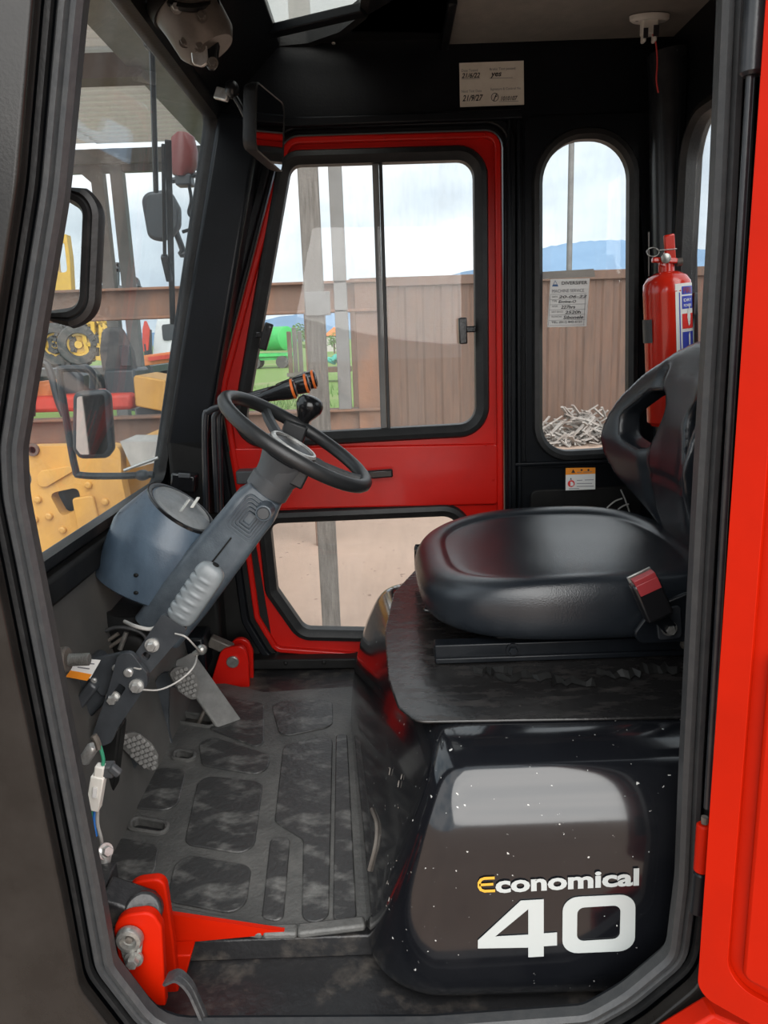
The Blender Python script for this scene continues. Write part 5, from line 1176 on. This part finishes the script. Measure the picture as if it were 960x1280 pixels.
for k in range(7):
    q0 = c+Vector((random.uniform(-.45, .3), random.uniform(-.2, .2), random.uniform(-.1, .1))); b.tube(smooth_path([q0, q0+Vector((.2, 0, .15)), q0+Vector((.4, .1, -.05)), q0+Vector((.1, -.1, .1))]), .06, 6)
b.build('net', 'teal_far', th)
b = MB(); b.box((c.x, 30, c.z-.35), (1.4, 1, .18)); b.box((c.x-.4, 30, (GZ+c.z-.4)/2), (.15, .8, c.z-.4-GZ)); b.box((c.x+.4, 30, (GZ+c.z-.4)/2), (.15, .8, c.z-.4-GZ)); b.build('deck', 'rust_brown', th)
sh = thing('far_shed', 'pale grey shed wall with orange roof far behind the net pile', 'shed', gnd(417, 90))
b = MB(); pbox(b, 404, 420, 432, 452, 90, 6); b.build('wall', 'light_panel', sh)
b = MB(); c0, c1 = A(403, 421, 90), A(433, 421, 90); m_ = (c0+c1)/2; b.add([c0, c1, m_+Vector((0, 0, 1.1)), c0+Vector((0, 6, 0)), c1+Vector((0, 6, 0)), m_+Vector((0, 6, 1.1))], [(0, 1, 2), (3, 5, 4), (0, 2, 5, 3), (1, 4, 5, 2), (0, 3, 4, 1)]); b.build('roof', 'orange_far', sh)
b = MB(); b.box((m_.x, 93, (GZ+c0.z-3)/2), (2.6, 5.8, c0.z-3-GZ)); b.build('base', 'light_panel', sh)

# hills
def ridge(name, label, Y, pts, mat, d):
    xs = []; m_ = MB()
    P = [A(x, y, Y) for x, y in pts]; P = smooth_path(P, 8); n_ = len(P)
    random.seed(2); P = [p+Vector((0, 0, random.uniform(-1, 1)*Y*.0008)) for p in P]
    v_ = [Vector((p.x, p.y-d*.8, GZ-5)) for p in P]+P+[Vector((p.x, p.y+d, GZ-5)) for p in P]
    m_.add(v_, [(i, i+1, n_+i+1, n_+i) for i in range(n_-1)]+[(n_+i, n_+i+1, 2*n_+i+1, 2*n_+i) for i in range(n_-1)])
    return struct(m_.build(name, mat), label, 'hill')
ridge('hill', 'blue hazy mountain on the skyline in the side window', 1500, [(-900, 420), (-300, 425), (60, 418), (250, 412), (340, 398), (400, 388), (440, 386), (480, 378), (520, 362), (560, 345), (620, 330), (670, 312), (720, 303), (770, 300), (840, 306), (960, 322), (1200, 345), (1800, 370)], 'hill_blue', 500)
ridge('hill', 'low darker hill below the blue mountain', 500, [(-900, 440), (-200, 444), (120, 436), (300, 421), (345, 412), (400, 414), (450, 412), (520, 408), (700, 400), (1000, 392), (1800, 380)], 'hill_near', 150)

# shed roof at upper left
RZ = 4.0
ra, rb_ = AZ(150, 10, RZ), AZ(262, 180, RZ)
rx = (ra.x+rb_.x)/2; ry1 = AZ(200, 183, RZ).y; ry0 = 5.2
sd = thing('open_shed', 'open sided shed with corrugated roof ahead of the windscreen', 'shed', (rx-4, 9, GZ))
for k in range(6):
    x1_ = rx-k*1.9; m_ = MB(); pts = []; y = ry0; i = 0
    while y < ry1:
        pts += [(y, 0), (y+.09, 0), (y+.12, .08), (y+.21, .08)]; y += .24
    n_ = len(pts); zz = .012*(k % 2)
    m_.add([Vector((xx, p[0], RZ+.05+p[1]+zz)) for xx in (x1_-1.95, x1_) for p in pts], [(i, i+1, n_+i+1, n_+i) for i in range(n_-1)]); m_.build('roof_sheet', 'roof_sheet', sd, ang=15)
for y_, mt2, w_, h_ in ((AZ(150, 88, RZ-.15).y, 'roof_dark', .30, .25), (ry1-.05, 'post_white', .12, .22), (ry0+.2, 'roof_dark', .2, .25)):
    m_ = MB(); m_.box((rx-5.6, y_, RZ-.14), (11.2, w_, h_)); m_.build('purlin', mt2, sd)
m_ = MB(); m_.box((rx+.12, (ry0+ry1)/2, RZ-.05), (.55, ry1-ry0, .22)); m_.build('edge_girder', 'post_white', sd)
zz_ = A(200, 205, ry1).z
m_ = MB(); m_.box((rx-5.2, ry1+.1, zz_), (11.2, .12, .18)); m_.build('tie_beam', 'post_white', sd)
for px_ in (130, 154, -400):
    q = A(px_, 285, ry1+.1); m_ = MB(); m_.box((q.x, ry1+.1, (GZ+RZ)/2), (.20, .2, RZ-GZ)); m_.build('post', 'post_white', sd, bevel=.01)
m_ = MB(); m_.bar(A(128, 232, ry1+.1), A(70, 182, ry1+.1), .16, .1, (0, 1, 0)); m_.build('brace', 'post_white', sd)

# yellow machine close to the windscreen
yl = thing('yellow_loader', 'yellow loader end plate with bolts and a four-sided hole below the lower rail', 'loader', gnd(100, 4.3))
QY = 4.3
p = P2([(27, 558), (150, 556), (152, 600), (168, 676), (118, 690), (105, 706), (62, 708), (46, 690), (44, 650), (32, 620), (40, 600)], QY)
hq = rounded(P2([(61, 617), (98, 609), (102, 634), (77, 646)], QY), .03, 4); sl = rounded(P2([(47, 597), (52, 588), (90, 582), (94, 588), (60, 608), (50, 608)], QY), .03, 4)
b = MB(); b.plate(rounded(p, .05, 4), [hq], mY(QY), -.10); b.build('end_plate', 'yellow_paint', yl, bevel=.01)
b = MB(); b.plate(sl, [], mY(QY), .02); b.build('embossed_slot', 'yellow_paint', yl, bevel=.012, seg=3)
b = MB(); b.plate(rounded(P2([(92, 622), (118, 618), (128, 662), (100, 668)], QY), .02), [], mY(QY), .03); b.build('welded_patch', 'yellow_paint', yl, bevel=.008)
b = MB(); pbox(b, 148, 556, 210, 632, 4.6, .8); b.build('side_box', 'yellow_paint', yl, bevel=.03)
b = MB(); b.add([A(150, 552, 4.3), A(206, 552, 4.3), A(206, 575, 4.3), A(165, 586, 4.3)]+[p_+Vector((0, .3, 0)) for p_ in (A(150, 552, 4.3), A(206, 552, 4.3), A(206, 575, 4.3), A(165, 586, 4.3))], [(0, 1, 2, 3), (7, 6, 5, 4), (0, 4, 5, 1), (1, 5, 6, 2), (2, 6, 7, 3), (3, 7, 4, 0)]); b.build('sand_panel', 'light_panel', yl)
b = MB(); pbox(b, 62, 600, 110, 650, 4.46, .3); b.build('dark_inside', 'dark_far', yl)
b = MB(); c0 = A(95, 690, QY); b.box((c0.x, 4.8, (GZ+c0.z)/2+.02), (.9, .7, c0.z-GZ+.05)); b.build('under_frame', 'dark_far', yl)
for x, y in ((48, 624), (44, 649), (62, 645), (111, 606), (112, 630), (79, 662), (132, 627), (85, 682)):
    b = MB(); b.lathe(A(x, y, QY), (0, -1, 0), [(0, .022), (.02, .02), (.025, .012), (.025, 0)], 12); b.build('bolt', 'yellow_paint', yl)
b = MB(); b.lathe(A(42, 562, QY), (0, -1, 0), [(0, .035), (.02, .035), (.02, .02), (0, .02)], 16); b.build('pin_eye', 'roof_dark', yl)
# red machine with seat, between the rails
rm = thing('red_tractor', 'red machine with black folding seat and hoop standing behind the rack', 'tractor', gnd(110, 7.6))
RY = 7.6
b = MB(); pbox(b, 34, 496, 166, 512, RY, 1.0); b.box((A(95, 500, RY).x, RY+.5, (GZ+.2)/2), (.9, .8, .5)); b.build('body', 'red_far', rm, bevel=.04)
b = MB(); pbox(b, 36, 478, 66, 500, RY+.1, .6); b.build('fender', 'orange_far', rm, bevel=.04)
bb_ = rounded(P2([(126, 410), (150, 408), (165, 440), (170, 470), (128, 470), (123, 440)], RY+.2), .08, 5)
b = MB(); b.plate(bb_, [], mY(RY+.2), -.12); b.build('seat_back', 'tyre', rm, bevel=.04, seg=3)
b = MB(); pbox(b, 148, 432, 164, 458, RY+.12, .06); b.build('document_pocket', 'dark_far', rm, bevel=.01)
b = MB(); pbox(b, 128, 462, 172, 500, RY+.15, .5); b.build('seat_base', 'dark_far', rm, bevel=.03)
b = MB(); b.tube(smooth_path([A(40, 520, RY), A(42, 465, RY), A(48, 455, RY), A(60, 458, RY), A(72, 500, RY), A(80, 520, RY)]), .035, 8); b.build('hoop', 'dark_far', rm)
b = MB(); b.rings([[A(x, y, RY+.3)+Vector((0, d_, 0)) for x, y in ((66, 462), (90, 456), (102, 470), (104, 500), (80, 505), (72, 490))] for d_ in (0, .5)]); b.build('tarp', 'dark_far', rm, bevel=.05, seg=3)
b = MB()
for x in (50, 135): q = gnd(x, RY+.1); b.cyl(q+Vector((0, 0, .3)), q+Vector((0, .9, .3)), .3, 20)
b.build('wheel', 'tyre', rm)
yb = thing('yellow_cover', 'square orange-yellow machine cover right of the black folding seat', 'cover', gnd(190, 7.3))
b = MB(); b.rings([[Vector((A(x, 480, 7.3).x, 7.3+d_, A(x, y, 7.3).z)) for x, y in ((167, 472), (170, 469), (206, 475), (207, 516), (166, 508))] for d_ in (0, .7)]); b.build('panel', 'yellow_paint', yb, bevel=.03)
b = MB(); b.box((A(186, 500, 7.3).x, 7.7, (GZ+A(186, 512, 7.3).z)/2), (.35, .5, A(186, 512, 7.3).z-GZ)); b.build('pedestal', 'dark_far', yb)
# yellow haul truck on a low trailer
VY = 24.0
lt = thing('low_trailer', 'long low trailer carrying the yellow truck far beyond the rack', 'trailer', gnd(80, VY))
zd = A(80, 461, VY).z
b = MB(); b.box((A(40, 460, VY).x, VY+1.2, zd-.1), (7.5, 2.8, .2)); b.build('deck', 'dark_far', lt)
b = MB()
for dx_ in (-2, -1, 1.5, 2.6): b.cyl((A(40, 460, VY).x+dx_, VY, GZ+.35), (A(40, 460, VY).x+dx_, VY+2.4, GZ+.35), .38, 20)
b.build('wheel', 'tyre', lt)
b = MB(); b.box((A(40, 460, VY).x, VY+1.2, (GZ+zd)/2), (7, .5, zd-GZ-.3)); b.build('spine', 'dark_far', lt)
yt = thing('yellow_truck', 'yellow heavy truck with big treaded tyres and tall yellow cab', 'truck', (A(80, 460, VY).x, VY+1, zd))
for x in (63, 92, 38):
    c = A(x, 431, VY); rr = c.z-zd-.09; t_ = MB(); t_.lathe(c+Vector((0, .55, 0)), (.25, -1, 0), [(0, rr*.55), (0, rr*.93), (.05, rr), (.5, rr), (.55, rr*.93), (.55, rr*.58), (.40, rr*.55)], 36, cap=False); w_ = t_.build('tyre', 'tyre', yt)
    t_ = MB(); t_.lathe(c+Vector((.04, .35, 0)), (.25, -1, 0), [(0, rr*.56), (.2, rr*.56), (.2, rr*.45), (.12, rr*.40), (.12, rr*.22), (.24, rr*.18), (.24, 0)], 28); t_.build('rim', 'yellow_bright', w_)
    t_ = MB()
    for j in range(22):
        a_ = 2*PI*j/22; t_.box(c+Vector((math.cos(a_)*rr, .28, math.sin(a_)*rr)), (.10, .45, .10), Matrix.Rotation(-a_, 3, 'Y'))
    t_.build('tread_block', 'tyre', w_)['kind'] = 'stuff'
b = MB(); pbox(b, 20, 405, 134, 418, VY+.6, 1.2); pbox(b, 108, 396, 132, 406, VY+.3, .5); pbox(b, 108, 420, 130, 440, VY+.4, .4); b.build('chassis', 'yellow_bright', yt, bevel=.05)
b = MB()
for x0, y0, x1, y1 in ((104, 410, 112, 452), (116, 396, 118, 450), (126, 396, 128, 446), (108, 430, 134, 433), (108, 446, 134, 449), (120, 398, 134, 412)): b.bar(A(x0, y0, VY+.2), A(x1, y1, VY+.2), .12, .12, (0, 1, 0))
b.build('frame_bar', 'yellow_bright', yt)
ck = P2([(52, 300), (64, 290), (83, 293), (87, 322), (92, 412), (40, 412)], VY+.8)
w1_ = rounded(P2([(68, 302), (80, 303), (84, 340), (71, 341)], VY+.8), .1, 3); w2_ = rounded(P2([(55, 310), (63, 303), (68, 342), (60, 344)], VY+.8), .1, 3)
b = MB(); b.plate(ck, [w1_, w2_], mY(VY+.8), -.35); b.build('cab', 'yellow_bright', yt, bevel=.04)
for w_ in (w1_, w2_):
    b = MB(); b.plate(offset(w_, .02), [], mY(VY+.9), -.03); b.build('cab_window', 'clear_glass', yt)
b = MB()
for x0, y0, x1, y1 in ((124, 330, 124, 358), (124, 330, 136, 330), (131, 338, 150, 338), (147, 328, 147, 358), (147, 330, 155, 338), (155, 338, 156, 358), (165, 345, 172, 350), (172, 350, 175, 362)): b.bar(A(x0, y0, VY+2), A(x1, y1, VY+2), .10, .1, (0, 1, 0))
b.bar(A(130, 358, VY+2), A(130, 412, VY+1.6), .15, .15, (0, 1, 0)); b.bar(A(152, 358, VY+2), A(128, 412, VY+1.6), .15, .15, (0, 1, 0)); b.bar(A(122, 358, VY+2), A(177, 360, VY+2), .1, .1, (0, 1, 0)); b.build('railing', 'dark_far', yt)
wt = thing('white_truck', 'white truck cab parked far off at the windscreen edge', 'truck', gnd(212, 27))
TY2 = 27
tp = [(196, 398), (222, 395), (227, 430), (229, 452), (190, 452), (192, 420)]
b = MB(); b.plate(rounded(P2(tp, TY2), .1, 4), [], mY(TY2), -2.0); b.build('cab', 'white_far', wt, bevel=.06, seg=3)
b = MB(); b.plate(rounded(P2([(202, 406), (219, 404), (222, 424), (204, 426)], TY2-.02), .08, 3), [], mY(TY2-.02), .02); b.build('window', 'dark_far', wt)
b = MB(); b.bar(A(187, 412, TY2-.6), A(188, 445, TY2-.6), .12, .1, (0, 1, 0)); b.build('exhaust', 'dark_far', wt)
b = MB()
for x in (198, 222): q = gnd(x, TY2); b.cyl(q+Vector((0, -.05, .5)), q+Vector((0, 1.9, .5)), .5, 20)
b.build('wheel', 'tyre', wt)
fd = thing('flat_deck', 'long red-orange steel deck below the white truck', 'deck', gnd(190, 20))
b = MB(); q0, q1 = A(158, 454, 20), A(216, 446, 20); b.bar(q0, q1, .26, .5, (0, 1, 0)); b.build('deck', 'orange_far', fd, bevel=.02)
b = MB(); b.bar(A(186, 449, 19.7), A(216, 445, 19.7), .1, .08, (0, 1, 0)); b.build('edge', 'red_far', fd)
b = MB()
for q in (q0, q1): b.box((q.x*.985, 20.1, (GZ+q.z)/2), (.2, .3, q.z-GZ))
b.build('trestle', 'dark_far', fd)
rf = thing('red_signal', 'upright red diamond marker left of the white truck', 'marker', gnd(183, 22))
b = MB(); b.plate(rounded(P2([(181, 398), (187, 412), (185, 438), (178, 440), (178, 412)], 22), .03, 3), [], mY(22), -.08); b.build('panel', 'red_far', rf)
b = MB(); b.cyl((A(182, 440, 22).x, 22.05, GZ), (A(182, 440, 22).x, 22.05, A(182, 430, 22).z), .06, 8); b.build('stem', 'dark_far', rf)
